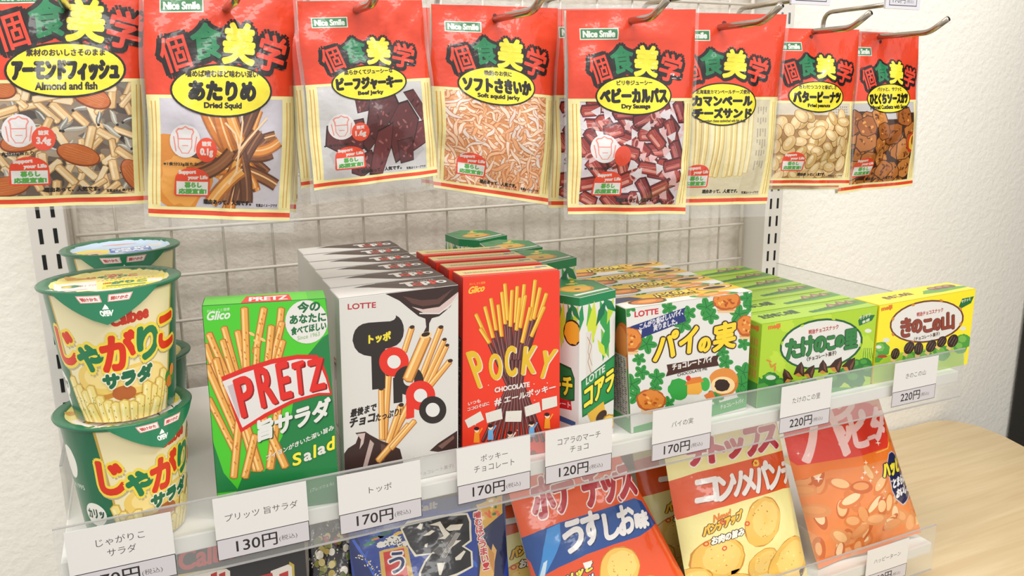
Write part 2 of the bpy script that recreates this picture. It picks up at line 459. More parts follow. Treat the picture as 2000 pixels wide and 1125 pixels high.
side_panel('clear side panel at the right end of the upper shelf behind the yellow box', 0.6845, 0.054, 0.3, 0.0282, 0.0995)
side_panel('clear side panel at the left end of the upper shelf beside the cups', -0.2065, 0.068, 0.3, 0.0282, 0.072)
bm = bmesh.new(); add_box(bm, 0.5035, 0.014, -0.1898, 0.5053, 0.1, -0.14); tag(obj('clear_divider', bm, M_ACRYL_SIDE), 'clear upright divider between the two right-hand bags on the lower shelf', 'clear divider')

# table and cabinet on the right
zt = -0.2455
prof = [(0.02, 0.36), (1.12, 0.36)]
for k in range(9):
    t = k / 8 * PI / 2; prof.append((1.125 + 0.06 * math.sin(t), 0.30 + 0.06 * math.cos(t)))
prof += [(1.183, 0.258), (1.1717, 0.2162), (1.12, 0.03), (1.05, -0.3), (0.02, -0.3)]
tb = empty('table', (0.6, 0.05, -0.97)); tag(tb, 'pale wood table with rounded corner standing against the wall at the right', 'table')
bm = bmesh.new(); o3 = Vector(tb.location)
lo = [bm.verts.new(Vector((x, y, zt - 0.025)) - o3) for x, y in prof]; hi = [bm.verts.new(Vector((x, y, zt)) - o3) for x, y in prof]
n = len(prof)
bm.faces.new(lo); bm.faces.new(hi[::-1])
for i in range(n): bm.faces.new((lo[i], hi[i], hi[(i + 1) % n], lo[(i + 1) % n]))
bmesh.ops.recalc_face_normals(bm, faces=bm.faces)
obj('tabletop', bm, M_WOOD, tb)
for x, y in ((0.07, 0.31), (1.08, 0.29), (0.07, -0.25), (0.98, -0.25)):
    bm = bmesh.new(); add_box(bm, x - o3.x - 0.02, y - o3.y - 0.02, 0, x - o3.x + 0.02, y - o3.y + 0.02, zt - 0.025 + 0.97, 0, 0.003)
    obj('leg', bm, M_WHITE, tb)
cb = empty('cabinet', (1.6, 0.0, -0.97)); tag(cb, 'tall black cabinet standing against the wall at the right edge', 'cabinet')
bm = bmesh.new(); add_box(bm, -0.245, -0.5, 0, 0.3, 0.362, 1.9, 0, 0.004); obj('body', bm, M_CABINET, cb)
bm = bmesh.new(); add_box(bm, -0.24, -0.52, 0.02, 0.29, -0.5, 1.88, 0, 0.003); dr = obj('door', bm, M_CABINET, cb)
bm = bmesh.new(); add_tube(bm, [(-0.2, -0.52, 0.8), (-0.2, -0.545, 0.8), (-0.2, -0.545, 1.1), (-0.2, -0.52, 1.1)], 0.006); obj('handle', bm, M_CHROME, dr, True)

# ================================================================== peg hooks
HZ = 0.392
bm = bmesh.new(); add_tube(bm, [(-0.2, 0.172, HZ - 0.004), (0.625, 0.172, HZ - 0.004)], 0.006, 12)
cbar = obj('hook_rail', bm, M_CHROME, None, True); tag(cbar, 'steel crossbar carrying the peg hooks behind the hanging bags', 'hook rail')
for x in (0.0743, 0.302):
    bm = bmesh.new(); add_tube(bm, [(x, 0.172, HZ - 0.004), (x, 0.345, HZ - 0.004)], 0.005, 10); obj('rail_arm', bm, M_CHROME, cbar, True)
HOOKS = [(-0.162, -0.03, 'behind the almond and fish bag'), (-0.067, -0.035, 'behind the dried squid bag'), (0.0157, -0.042, 'carrying the beef jerky bag'),
         (0.133, -0.037, 'carrying the soft shredded squid bag'), (0.2437, -0.021, 'carrying the small sausage bag'), (0.3562, -0.0185, 'carrying the cheese stick bag'),
         (0.479, 0.0026, 'carrying the peanut bag'), (0.604, 0.021, 'carrying the cutlet snack bag')]
for x, yb, what in HOOKS:
    r = empty('peg_hook', (x, 0.172, HZ)); tag(r, 'chrome double peg hook ' + what, 'peg hook', 'peg hooks for the hanging bags')
    bm = bmesh.new(); add_tube(bm, bend([(0, 0.006, 0), (0, yb - 0.172, 0), (0, yb - 0.192, 0.0115)], 0.007), 0.0029, 12); obj('prong', bm, M_CHROME, r, True)
    bm = bmesh.new(); add_tube(bm, bend([(0, -0.009, -0.004), (0, -0.009, 0.032), (0, -0.113, 0.032)], 0.014), 0.0025, 10); obj('upper_arm', bm, M_CHROME, r, True)
    sh = Sheet(50, 34); sh.fill('#D9D6DC'); sh.rect(5, 20, 45, 31, '#3A383C'); sh.rect(5.8, 20.8, 44.2, 30.2, '#D2CFD6')
    sh.text('170円', 10, 28.5, 28, 28.5, 6, '#3A383C'); sh.text('(税込)', 30, 28.5, 40, 28.5, 4, '#5A585C')
    m = Mesh(); bm = bmesh.new(); add_box(bm, -0.025, -0.1165, 0.0255, 0.025, -0.1145, 0.06); bmesh.ops.recalc_face_normals(bm, faces=bm.faces); m.bm(bm, '#C9C5C8'); bm.free()
    m.add(*sh.build(flat([(-0.025, -0.1166, 0.06), (0.025, -0.1166, 0.06), (0.025, -0.1166, 0.0255), (-0.025, -0.1166, 0.0255)], (0, -1, 0))))
    m.make('price_flap', M_CARD, r)
PAPER[0] = 0.91
# ================================================================== snack boxes on the upper shelf
SZ = 0.028
ST = ('#E3A34C', '#A8672B', '#F4CB86')
def carton(name, TL, TR, BR, BL, dep, base, arts, label, cat='snack box', group=None, colors=None):
    d = np.array(dep, float)
    tl, tr, br, bl = [np.array(p, float) for p in (TL, TR, BR, BL)]
    bl[2] = br[2] = SZ
    nn = np.cross(br - tl, bl - tr); cc = (tl + tr + br + bl) / 4
    for p in (tl, tr, br, bl): p[1] -= np.dot(p - cc, nn) / nn[1]
    org = ((bl + br) / 2 + d / 2); org[2] = SZ
    bm = bmesh.new()
    vs = [bm.verts.new(p) for p in (tl, tr, br, bl, tl + d, tr + d, br + d, bl + d)]
    for q in ((0, 3, 2, 1), (4, 5, 6, 7), (0, 1, 5, 4), (3, 7, 6, 2), (0, 4, 7, 3), (1, 2, 6, 5)): bm.faces.new([vs[i] for i in q])
    bmesh.ops.recalc_face_normals(bm, faces=bm.faces)
    bmesh.ops.bevel(bm, geom=bm.edges[:], offset=0.0011, segments=2, affect='EDGES', profile=0.5)
    bmesh.ops.recalc_face_normals(bm, faces=bm.faces); bm.normal_update()
    m = Mesh(); m.bm(bm, base); bm.free()
    k = 0.0006
    cor = {'front': (tl, tr, br, bl), 'top': (tl + d, tr + d, tr, tl), 'left': (tl + d, tl, bl, bl + d), 'right': (tr, tr + d, br + d, br)}
    out = {'front': (0, -1, 0), 'top': (0, 0, 1), 'left': (-1, 0, 0), 'right': (1, 0, 0)}
    for f, sh in arts.items():
        c = [np.array(p) for p in cor[f]]; mid = sum(c) / 4
        c = [p + (mid - p) / np.linalg.norm(mid - p) * k for p in c]
        m.add(*sh.build(flat(c, out[f])))
    o = m.make(name, M_CARD, None, tuple(org))
    return tag(o, label, cat, group)
def row(first, n, step, labels, scale=None):
    for i in range(1, n):
        c = clone(first, [s * i for s in step], scale=scale)
        c['label'] = labels[i - 1]

C3 = (360, 460, 2.813); C4 = (380, 700, 2.646); C5 = (860, 430, 4.167); C6 = (860, 680, 3.515); C7 = (1180, 480, 3.04); C8 = (1440, 480, 2.96)

# ---- pretzel stick box
s = Sheet(quad=[(394, 597), (637, 580), (664, 980), (428, 1015)]); s.fill('#4CC32B'); s.tr = C3
s.poly([(705, 610), (760, 545), (800, 520), (770, 300), (830, 290), (850, 700), (740, 660)], '#2A8A3E'); s.poly([(680, 640), (740, 570), (850, 480), (860, 1000), (700, 900)], '#1E7B40')
s.poly([(600, 890), (860, 800), (900, 1500), (250, 1500), (330, 1290), (440, 1290), (540, 1090), (590, 960)], '#1E7B40')
s.poly([(100, 1010), (150, 1110), (215, 1300), (300, 1400), (120, 1420)], '#1E7B40')
rn = random.Random(3)
for a in [(130, 525, 250, 800, 44), (110, 585, 230, 900, 42), (215, 490, 330, 900, 42), (290, 510, 350, 800, 42), (205, 560, 300, 860, 40), (330, 385, 345, 800, 46), (440, 385, 390, 640, 44), (400, 600, 390, 760, 40),
          (535, 385, 500, 720, 42), (540, 460, 480, 700, 40), (480, 480, 455, 720, 44), (545, 560, 500, 720, 40), (170, 660, 270, 1010, 46), (120, 700, 300, 1110, 46), (130, 880, 280, 1180, 40),
          (250, 780, 400, 1290, 52), (300, 900, 420, 1290, 48), (520, 900, 470, 1280, 50), (430, 980, 560, 1270, 48), (300, 1000, 270, 1330, 46), (390, 1080, 330, 1330, 46)]:
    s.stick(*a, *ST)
    for k in range(7):
        t = rn.uniform(.1, .9); s.ell(a[0] + (a[2] - a[0]) * t + rn.uniform(-8, 8), a[1] + (a[3] - a[1]) * t, 7, 4, '#C77A35', 60, L=s.L)
for p in ((370, 530), (395, 570), (430, 560)): s.ell(p[0], p[1], 18, 8, '#EEC079', 30)
s.poly([(200, 765), (330, 712), (480, 665), (620, 640), (730, 640), (760, 680), (790, 760), (812, 860), (740, 862), (600, 905), (450, 985), (308, 1072)], '#D6281F')
s.poly([(206, 790), (330, 740), (480, 692), (620, 664), (725, 664), (748, 700), (778, 770), (800, 848), (740, 848), (590, 888), (440, 965), (318, 1044)], '#F3EEEA')
s.poly([(235, 815), (330, 775), (300, 1005)], '#D8C9CC')
def pretz(ch, x0, y0, x1, y1, h, sl):
    s.text(ch, x0, y0, x1, y1, h, '#DA2A22', 7, slant=sl, sh=('#8E1717', 9, 6))
pretz('P', 318, 985, 400, 950, 200, -.24); pretz('R', 428, 930, 508, 900, 205, -.2); pretz('E', 535, 885, 590, 868, 190, -.16); pretz('T', 612, 862, 668, 845, 170, -.1); pretz('Z', 695, 838, 772, 818, 160, -.1)
s.ell(672, 462, 117, 117, '#F4F0EA')
s.text('今の', 625, 415, 745, 400, 55, '#1B6A3A', 3); s.text('あなたに', 582, 475, 778, 455, 46, '#1B6A3A', 2.5); s.text('食べてほしい', 588, 535, 780, 500, 42, '#1B6A3A', 2)
s.text('Since 1963', 622, 562, 745, 535, 22, '#7FB56A')
s.text('おいしさと健康', 122, 418, 248, 405, 16, '#EAF5E0'); s.text('Glico', 118, 460, 245, 448, 46, '#F4F8EE', 2, slant=.25)
s.text('旨サラダ', 405, 1120, 800, 985, 112, '#F6F5EE', 6, sh=('#0E4A28', 6, 5)); s.tr = C4
s.text('ブイヨンがきいた深い旨み', 370, 520, 720, 355, 28, '#F0F3E6', 1)
for ch, x0, y0, x1, y1, h, c in (('S', 510, 548, 550, 536, 62, '#F1E23C'), ('a', 568, 523, 604, 513, 40, '#F3F1E4'), ('l', 618, 503, 626, 500, 64, '#F1E23C'), ('a', 640, 490, 676, 478, 40, '#F3F1E4'), ('d', 686, 470, 722, 455, 66, '#F1E23C')): s.text(ch, x0, y0, x1, y1, h, c, 3)
s.text('(プレッツェル)', 600, 695, 720, 655, 24, '#DCE8D4')
t = Sheet(100, 35); t.fill('#57C42F'); t.poly([(34, 8), (70, 8), (72, 35), (30, 35)], '#D6281F'); t.text('PRETZ', 37, 29, 68, 29, 16, '#F3EEEA', .6); t.rect(85, 0, 100, 35, '#49B32A')
l = Sheet(30, 160); l.fill('#1C5F35'); l.rect(0, 0, 30, 30, '#2F8C34')
for k in range(34): l.rect(6, 40 + k * 3, 6 + rn.uniform(10, 18), 41.4 + k * 3, '#B9D2B4', L=3)
carton('snack_box', (-0.1006, 0.0188, 0.1925), (-0.0160, 0.0062, 0.1910), (-0.0155, 0.0062, SZ), (-0.1035, 0.0185, SZ), (0.004, 0.027, 0), '#2A8C3A', {'front': s, 'top': t, 'left': l},
       'green pretzel stick box with white circle badge, standing in front of the white boxes')

# ---- chocolate-filled straw box (white) x6
s = Sheet(quad=[(661.6, 583.7), (895.4, 555.2), (895.6, 921.1), (673.8, 967.8)]); s.fill('#E9E5DE'); s.tr = C3
s.poly([(1005, 290), (1100, 316), (1180, 355), (1235, 400), (1285, 440), (1335, 458), (1400, 440), (1460, 390), (1500, 330), (1520, 260)], '#33201C')
s.poly([(1248, 388), (1310, 402), (1400, 388), (1505, 305), (1503, 335), (1450, 398), (1390, 426), (1320, 426)], '#CDB4AE')
s.poly([(1200, 330), (1300, 352), (1390, 345), (1480, 285), (1400, 372), (1310, 385), (1250, 370)], '#5A3A33'); s.line([(1290, 425), (1400, 425), (1470, 370), (1505, 320)], 7, '#E9E5DE')
s.poly([(1322, 440), (1365, 440), (1345, 480), (1343, 530), (1325, 545), (1308, 540), (1328, 500)], '#33201C')
s.text('LOTTE', 897, 404, 1050, 393, 30, '#B02A35', 1.2)
STK = ('#E2A556', '#A9692C', '#F3CF90')
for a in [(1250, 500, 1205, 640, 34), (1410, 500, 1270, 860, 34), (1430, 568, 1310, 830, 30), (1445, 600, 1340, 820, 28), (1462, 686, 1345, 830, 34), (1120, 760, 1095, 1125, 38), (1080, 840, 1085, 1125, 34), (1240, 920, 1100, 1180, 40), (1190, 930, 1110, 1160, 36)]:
    s.stick(*a, *STK); s.ell(a[0], a[1], a[4] * .42, a[4] * .3, '#3A211A', -10)
s.poly([(922, 575), (926, 545), (936, 518), (954, 497), (978, 483), (1010, 476), (1080, 471), (1130, 468), (1150, 460), (1160, 448), (1160, 435), (1178, 446), (1192, 464), (1202, 490), (1205, 520), (1200, 552), (1186, 580), (1165, 600), (1135, 612), (1102, 620), (1102, 838), (1030, 846), (1025, 662), (985, 655), (955, 640), (934, 614)], '#2C2523')
s.ring(1150, 692, 36, 82, '#DC3022'); s.ell(1150, 692, 37, 37, '#F2EFEA')
s.poly([(1145, 780), (1197, 780), (1197, 915), (1148, 922)], '#2C2523'); s.ring(1232, 795, 30, 82, '#2C2523')
s.stick(1332, 545, 1222, 800, 62, *STK); s.ell(1325, 545, 34, 18, '#E8C48A', -15); s.ell(1325, 540, 24, 12, '#2E1B16', -15)
s.poly([(1218, 880), (1262, 880), (1262, 1000), (1218, 1010)], '#DC3022'); s.ring(1297, 878, 36, 82, '#DC3022'); s.ell(1297, 878, 37, 37, '#F2EFEA')
s.ring(1365, 958, 38, 76, '#2C2523'); s.ell(1365, 958, 39, 39, '#F2EFEA')
s.text('トッポ', 1012, 592, 1130, 572, 48, '#E6D43A', 3)
s.text('最後まで', 910, 1000, 1050, 962, 44, '#2A2422', 2, slant=.12); s.text('チョコ', 905, 1056, 1040, 1022, 50, '#2A2422', 3, slant=.12); s.text('たっぷり!', 1048, 1022, 1186, 985, 40, '#2A2422', 1.5, slant=.12)
s.tr = C4
s.poly([(758, 600), (765, 500), (790, 465), (830, 440), (845, 400), (828, 385), (880, 378), (905, 395), (960, 425), (1000, 440), (1060, 470), (1078, 540), (1020, 590)], '#3A2420')
s.poly([(838, 390), (880, 385), (870, 440), (850, 470), (858, 420)], '#C9B2AA'); s.poly([(905, 420), (925, 440), (890, 560), (868, 560)], '#BBA29A'); s.poly([(960, 440), (985, 450), (980, 530), (965, 530)], '#5E413A')
s.stick(1110, 340, 942, 535, 34, *STK); s.stick(1140, 320, 1010, 470, 30, *STK)
s.poly([(1215, 480), (1260, 440), (1360, 375), (1360, 470), (1290, 490)], '#3A2420'); s.poly([(1260, 455), (1340, 400), (1345, 415), (1280, 470)], '#7A5A50')
s.text('(チョコレート菓子)', 1150, 620, 1340, 570, 24, '#8A807A')
t = Sheet(100, 38); t.fill('#EDE9E4')
t.poly([(18, 6), (30, 11), (50, 26), (62, 34), (72, 38), (100, 38), (100, 0), (60, -2), (30, 1)], '#36231F'); t.poly([(30, 2), (62, 5), (90, 4), (60, 9)], '#5F453D'); t.poly([(62, 30), (80, 36), (78, 38), (66, 36)], '#8D746C')
t.text('T', 58, 24, 68, 24, 15, '#F0ECE6', 1.3); t.ring(70, 20, 2.2, 4.6, '#C93026', ky=1.2); t.text('p', 75, 26, 81, 26, 13, '#F0ECE6', .9); t.text('p', 82, 26, 88, 26, 13, '#C93026', .9); t.ring(91, 20, 2.2, 4.6, '#F0ECE6', ky=1.2)
t.text('LOTTE', 74, 10, 88, 10, 4, '#D8CFC8')
l = Sheet(34, 160); l.fill('#E4E0DA'); l.rect(9, 52, 18, 110, '#A04038'); l.rect(11, 54, 16, 108, '#E4E0DA'); l.text('T', 11, 70, 16, 70, 14, '#2C2523', .5)
for k in range(12): l.rect(6, 116 + k * 3, 26, 117 + k * 3, '#8A8580', L=6)
TOPG = 'white chocolate straw boxes in a row'
b = carton('snack_box', (-0.0055, 0.0125, 0.188), (0.0908, 0.0148, 0.1885), (0.0865, 0.015, SZ), (-0.0095, 0.015, SZ), (0.0008, 0.0355, 0), '#E4E0DA', {'front': s, 'top': t, 'left': l},
           'white chocolate straw box with black and red letters, foremost of its row', group=TOPG)
NTH = ['second', 'third', 'fourth', 'fifth', 'sixth']
row(b, 6, (0.0022, 0.0386, 0.0), ['white box with dark chocolate on its top, %s from the front behind the foremost one' % n for n in NTH])

# ---- red chocolate stick box x4
s = Sheet(quad=[(903.3, 541.9), (1093.9, 528), (1093.3, 879.4), (902.6, 911.9)]); s.fill('#E5391F'); s.tr = C5
s.text('おいしさと健康', 235, 522, 365, 508, 18, '#F0B040'); s.text('Glico', 222, 590, 352, 565, 52, '#F2C040', 3, slant=.3)
G = ('#E3A62C', '#B9761A', '#F5D166'); CH = ('#5C2E2C', '#351817', '#8E5A58')
tops = [(285, 745, 400, 985), (360, 685, 430, 940), (410, 620, 455, 880), (470, 670, 500, 930), (500, 570, 530, 830), (525, 505, 550, 800), (585, 555, 570, 850), (628, 525, 612, 820), (650, 615, 620, 880), (685, 510, 660, 800), (695, 595, 650, 860), (775, 475, 735, 800), (815, 535, 760, 790), (868, 580, 800, 780), (850, 685, 740, 930), (320, 860, 400, 980), (735, 690, 665, 980)]
for x, y, mx, my in tops:
    s.stick(mx, my, 590 + (mx - 600) * .18, 1330, 34, *CH)
for x, y, mx, my in tops:
    d = math.hypot(mx - x, my - y); s.stick(x, y, mx, my, 34, *G)
s.tr = C6
for k in range(11):
    x0 = 455 + k * 14; x1 = 290 + k * 42; s.stick(x0, 60, 520 + (k - 5) * 8, 250, 26, *CH) if k % 2 else None
    s.stick(520 + (k - 5) * 9, 230, x1, 640, 26, *CH)
s.rect(120, 640, 830, 900, '#E5391F', L=1); s.ell(640, 760, 30, 60, '#8A4A42')
for ch, x0, y0, x1, y1, h, sl in (('P', 262, 252, 330, 232, 235, -.36), ('O', 348, 205, 425, 185, 170, -.1), ('C', 452, 180, 520, 165, 200, -.04), ('K', 560, 160, 648, 150, 185, .1), ('Y', 655, 190, 745, 178, 185, .3)):
    s.text(ch, x0, y0, x1, y1, h, '#DDB32B', 7, slant=sl, sh=('#F6F0E0', 7, 4))
s.text('CHOCOLATE', 374, 288, 612, 247, 32, '#F7EFE8', 2.2)
s.text('#', 372, 385, 418, 375, 50, '#F7EFE8', 2); s.text('エールポッキー', 440, 365, 790, 272, 48, '#F7EFE8', 2)
s.text('いつも', 190, 382, 275, 358, 24, '#F7EFE8', .8); s.text('ココロそばに', 185, 420, 335, 375, 24, '#F7EFE8', .8)
for p in ([(165, 485), (275, 420), (300, 480), (190, 540)], [(308, 435), (420, 400), (428, 475), (320, 505)], [(450, 420), (560, 415), (555, 495), (445, 495)], [(578, 390), (680, 355), (692, 425), (588, 460)], [(697, 335), (800, 312), (803, 385), (700, 415)]): s.poly(p, '#F4EFE2')
for x, y, c in ((250, 590, '#F09A2C'), (345, 570, '#6FB0E0'), (480, 620, '#F4EFE2'), (628, 550, '#6FB0E0'), (735, 490, '#F09A2C')):
    s.poly([(x - 22, y + 55), (x - 16, y - 18), (x + 16, y - 18), (x + 20, y + 55)], c); s.ell(x, y - 36, 17, 19, '#F6D3B4'); s.ell(x - 2, y - 46, 18, 13, '#2B1A1A')
    s.line([(x + 14, y - 10), (x + 38, y - 50)], 9, c)
for k in range(14): s.ell(rn.uniform(180, 800), rn.uniform(150, 640), 4, 4, '#F7D8C8', L=s.L)
t = Sheet(100, 30); t.fill('#D9CC86'); t.rect(0, 21, 100, 30, '#E5391F'); t.rect(0, 19.5, 100, 21, '#E8A890')
t.rect(6, 8, 88, 16, '#C7B07C')
for k in range(30): t.rect(8 + k * 2.7, 9 + (k % 2), 9.6 + k * 2.7, 15 - (k % 3), '#8E8466' if k % 3 else '#C4655A', L=5)
t.rect(84, 5, 97, 10, '#6B6E90')
l = Sheet(30, 160); l.fill('#B5281A'); l.rect(3, 50, 27, 150, '#3A2522')
for k in range(40): l.rect(5, 52 + k * 2.4, rn.uniform(16, 25), 53.2 + k * 2.4, '#9A8A80', L=3)
b = carton('snack_box', (0.0972, 0.022, 0.192), (0.182, 0.0142, 0.191), (0.1825, 0.015, SZ), (0.0925, 0.022, SZ), (0.0014, 0.0268, 0), '#DE3520', {'front': s, 'top': t, 'left': l},
           'red chocolate biscuit stick box with gold letters, foremost of its row', group='red biscuit stick boxes in a row')
row(b, 4, (0.0009, 0.0345, 0.0), ['red box with cream top edge, %s from the front in the row of red boxes' % n for n in NTH])

# ---- six-sided biscuit boxes x4
hexv = [(0.1998, 0.0122), (0.2435, 0.0245), (0.2465, 0.066), (0.219, 0.088), (0.1915, 0.074), (0.1868, 0.036)]
zt_k = 0.1655
def hexbox():
    cx, cy = sum(p[0] for p in hexv) / 6, sum(p[1] for p in hexv) / 6
    bm = bmesh.new(); lo = [bm.verts.new((x, y, SZ)) for x, y in hexv]; hi = [bm.verts.new((x, y, zt_k)) for x, y in hexv]
    bm.faces.new(lo[::-1]); bm.faces.new(hi)
    for i in range(6): bm.faces.new((lo[i], lo[(i + 1) % 6], hi[(i + 1) % 6], hi[i]))
    bmesh.ops.recalc_face_normals(bm, faces=bm.faces); bmesh.ops.bevel(bm, geom=bm.edges[:], offset=0.0008, segments=1, affect='EDGES')
    bm.normal_update(); m = Mesh(); m.bm(bm, '#F1EEE8'); bm.free()
    rn = random.Random(8)
    def leaves(s, lst):
        for x, y, l, a, c in lst:
            r = math.radians(a); dx, dy = math.cos(r) * l, math.sin(r) * l
            s.poly([(x, y), (x + dx * .5 - dy * .16, y + dy * .5 + dx * .16), (x + dx, y + dy), (x + dx * .5 + dy * .16, y + dy * .5 - dx * .16)], c)
    def face(i, kind):
        (x0, y0), (x1, y1) = hexv[i], hexv[(i + 1) % 6]
        s = Sheet(100, 300)
        s.fill('#F3F1EC'); s.rect(0, 0, 100, 16, '#15804A')
        leaves(s, [(8, 12, 60, 100, '#1E8A4C'), (25, 12, 85, 80, '#5FAF3A'), (40, 12, 95, 95, '#C9D63A'), (55, 12, 90, 70, '#2F9A48'), (75, 12, 60, 120, '#0F6B46'), (95, 14, 55, 110, '#B8CF3A'), (62, 10, 55, 40, '#187A4A')])
        if kind == 'a':   # front right: tree trunk, plates, biscuits
            s.poly([(18, 70), (34, 70), (40, 200), (20, 200)], '#ECE6DC'); s.line([(22, 80), (34, 100), (24, 130), (36, 160)], 1.5, '#A7794E'); s.line([(32, 75), (24, 110), (36, 140)], 1.2, '#A7794E')
            leaves(s, [(60, 70, 70, 70, '#6CB43C'), (80, 60, 80, 100, '#2F9A48'), (50, 90, 50, 60, '#C9D63A')])
            s.poly([(6, 165), (104, 130), (104, 225), (10, 240)], '#0E6A38'); s.poly([(9, 168), (104, 134), (104, 221), (13, 236)], '#1C8A46')
            s.text('LOTTE', 20, 176, 72, 160, 14, '#F0EFE6', .7); s.text('コアラ', 16, 224, 98, 200, 40, '#F1E03A', 2.2, out='#0C3A22', ow=5)
            s.poly([(24, 236), (70, 222), (78, 255), (40, 268)], '#E2B23A'); s.ell(64, 252, 16, 11, '#3B2018', -20); s.ell(64, 252, 17, 12, '#C98F2E', -20, L=s.L - 1)
            for q in ((30, 284), (84, 272)): s.ell(q[0], q[1], 22, 19, '#B8801F', wob=.06, rnd=rn); s.ell(q[0], q[1], 19, 16, '#EFC65A', wob=.06, rnd=rn); s.line([(q[0] - 9, q[1]), (q[0] + 8, q[1] + 3)], 2, '#B8801F')
            s.text('チョコレート', 20, 245, 20.1 + 0, 245, 1, '#1C8A46') if False else None
        else:             # front left
            s.ell(74, 70, 34, 26, '#2B1A10'); s.ell(74, 70, 31, 23, '#E9A22C', wob=.08, rnd=rn)
            s.poly([(-5, 130), (70, 140), (84, 160), (84, 205), (-5, 225)], '#0C4A28'); s.poly([(-5, 134), (68, 144), (80, 162), (80, 202), (-5, 221)], '#17703C')
            s.text('マーチ', -50, 200, 74, 196, 36, '#F1E03A', 2, out='#0C3A22', ow=5)
            s.poly([(-5, 205), (70, 208), (74, 226), (-5, 228)], '#C8242A'); s.text('チョコレート', -40, 223, 68, 222, 11, '#F6EDE6', .5)
            s.poly([(-5, 240), (88, 248), (88, 300), (-5, 300)], '#2E5C8E'); s.poly([(-5, 252), (84, 258), (84, 300), (-5, 300)], '#E9E7E4')
            s.rect(0, 290, 84, 300, '#E8852C')
        m.add(*s.build(flat([(x0, y0, zt_k), (x1, y1, zt_k), (x1, y1, SZ), (x0, y0, SZ)], (y1 - y0, x0 - x1, 0))))
    face(0, 'a'); face(5, 'b'); face(1, 'b'); face(4, 'a')
    xs = [p[0] for p in hexv]; ys = [p[1] for p in hexv]; x0, x1, y0, y1 = min(xs), max(xs), min(ys), max(ys)
    t = Sheet(quad=[(x0, y1), (x1, y1), (x1, y0), (x0, y0)])
    t.poly([(cx + (x - cx) * .97, cy + (y - cy) * .97) for x, y in hexv], '#1F6B3E')
    t.poly([(cx + (x - cx) * .9, cy + (y - cy) * .9) for x, y in hexv], '#2A8048')
    t.ell(cx, cy - .006, .017, .013, '#B9832A', L=None); t.ell(cx, cy - .005, .014, .011, '#D9A43A'); t.ell(cx, cy - .008, .003, .002, '#3A2412')
    t.poly([(0.201, 0.02), (0.241, 0.031), (0.2415, 0.035), (0.2, 0.024)], '#EDE9E0')
    for k in range(8): t.ell(cx + rn.uniform(-.024, .024), cy + rn.uniform(.002, .028), .004, .0022, rn.choice(['#C9D63A', '#E5C24A', '#144F2E', '#8FC04A']), rn.uniform(0, 180), L=t.L + 1)
    m.add(*t.build(flat([(x0, y1, zt_k), (x1, y1, zt_k), (x1, y0, zt_k), (x0, y0, zt_k)], (0, 0, 1))))
    return m.make('snack_box', M_CARD, None, (cx, cy, SZ))
hb = hexbox(); tag(hb, 'green and white six-sided biscuit box between the red box and the square pie box', 'snack box', 'six-sided biscuit boxes in a row')
kz = (0.182 - SZ) / (zt_k - SZ)
for dx, dy, rz, lab in ((0.0005, 0.0725, 0.03, 'green topped six-sided box right behind the foremost six-sided box'), (0.0, 0.142, -0.05, 'green topped six-sided box third from the front behind the red boxes'), (-0.006, 0.222, 0.16, 'green topped six-sided box farthest back, near the wire grid')):
    c = clone(hb, (dx, dy, 0), rz, (1, 1, kz)); c['label'] = lab
c_far = c

# ---- chocolate pie box x4
def clover(s, x, y, r, n=5, rn=random.Random(5)):
    a0 = rn.uniform(0, 72)
    for k in range(n):
        a = math.radians(a0 + k * 360 / n); s.ell(x + math.cos(a) * r * .55, y + math.sin(a) * r * .55, r * .5, r * .34, '#2F8F3E', math.degrees(a), L=s.L + (1 if k == 0 else 0))
    s.L += 1
    for k in range(n):
        a = math.radians(a0 + k * 360 / n); s.line([(x, y), (x + math.cos(a) * r * .85, y + math.sin(a) * r * .85)], r * .06, '#145C2C', L=s.L)
def pie(s, x, y, rx, ry, rn, fill=False):
    s.poly([(x - rx * .8, y), (x - rx * .6, y + ry * 1.25), (x + rx * .55, y + ry * 1.25), (x + rx * .8, y)], '#E5BC86')
    for k in range(3): s.line([(x - rx * .66, y + ry * (.5 + k * .25)), (x + rx * .66, y + ry * (.5 + k * .25))], ry * .07, '#C08E54', L=s.L + (k == 0))
    s.ell(x, y, rx, ry, '#B4571C', wob=.05, rnd=rn); s.ell(x, y - ry * .06, rx * .88, ry * .84, '#D98334', wob=.07, rnd=rn)
    s.L += 1; L = s.L
    for k in range(12): s.ell(x + rn.uniform(-.6, .6) * rx, y + rn.uniform(-.6, .6) * ry, rx * .14, ry * .1, rn.choice(['#F2B25C', '#A94C16', '#C8671F']), rn.uniform(0, 180), L=L)
s = Sheet(quad=[(1222.5, 603.3), (1469.4, 567.8), (1458.4, 801.1), (1231.7, 847.2)]); s.fill('#F2EFE9'); s.tr = C7
rn = random.Random(11)
for x, y, r in ((110, 390, 50), (150, 360, 40), (380, 370, 45), (465, 470, 55), (500, 400, 45), (605, 365, 60), (630, 420, 50), (850, 310, 50), (870, 360, 45), (800, 410, 60), (250, 590, 60), (205, 680, 40), (220, 760, 45), (190, 900, 55), (310, 790, 50), (830, 590, 40), (720, 700, 45), (830, 760, 60), (820, 830, 60), (160, 830, 60), (300, 850, 40), (700, 640, 40), (380, 940, 40), (660, 905, 50), (830, 880, 40)): clover(s, x, y, r, rn=rn)
pie(s, 155, 560, 68, 75, rn); pie(s, 725, 325, 85, 60, rn); pie(s, 840, 480, 55, 65, rn); pie(s, 275, 925, 88, 65, rn)
s.ell(715, 815, 84, 82, '#C9782F'); s.ell(710, 790, 84, 55, '#DB8A3C', wob=.05, rnd=rn); s.ell(705, 835, 72, 50, '#F0CF98'); s.ell(700, 836, 46, 36, '#2E1A14', wob=.06, rnd=rn)
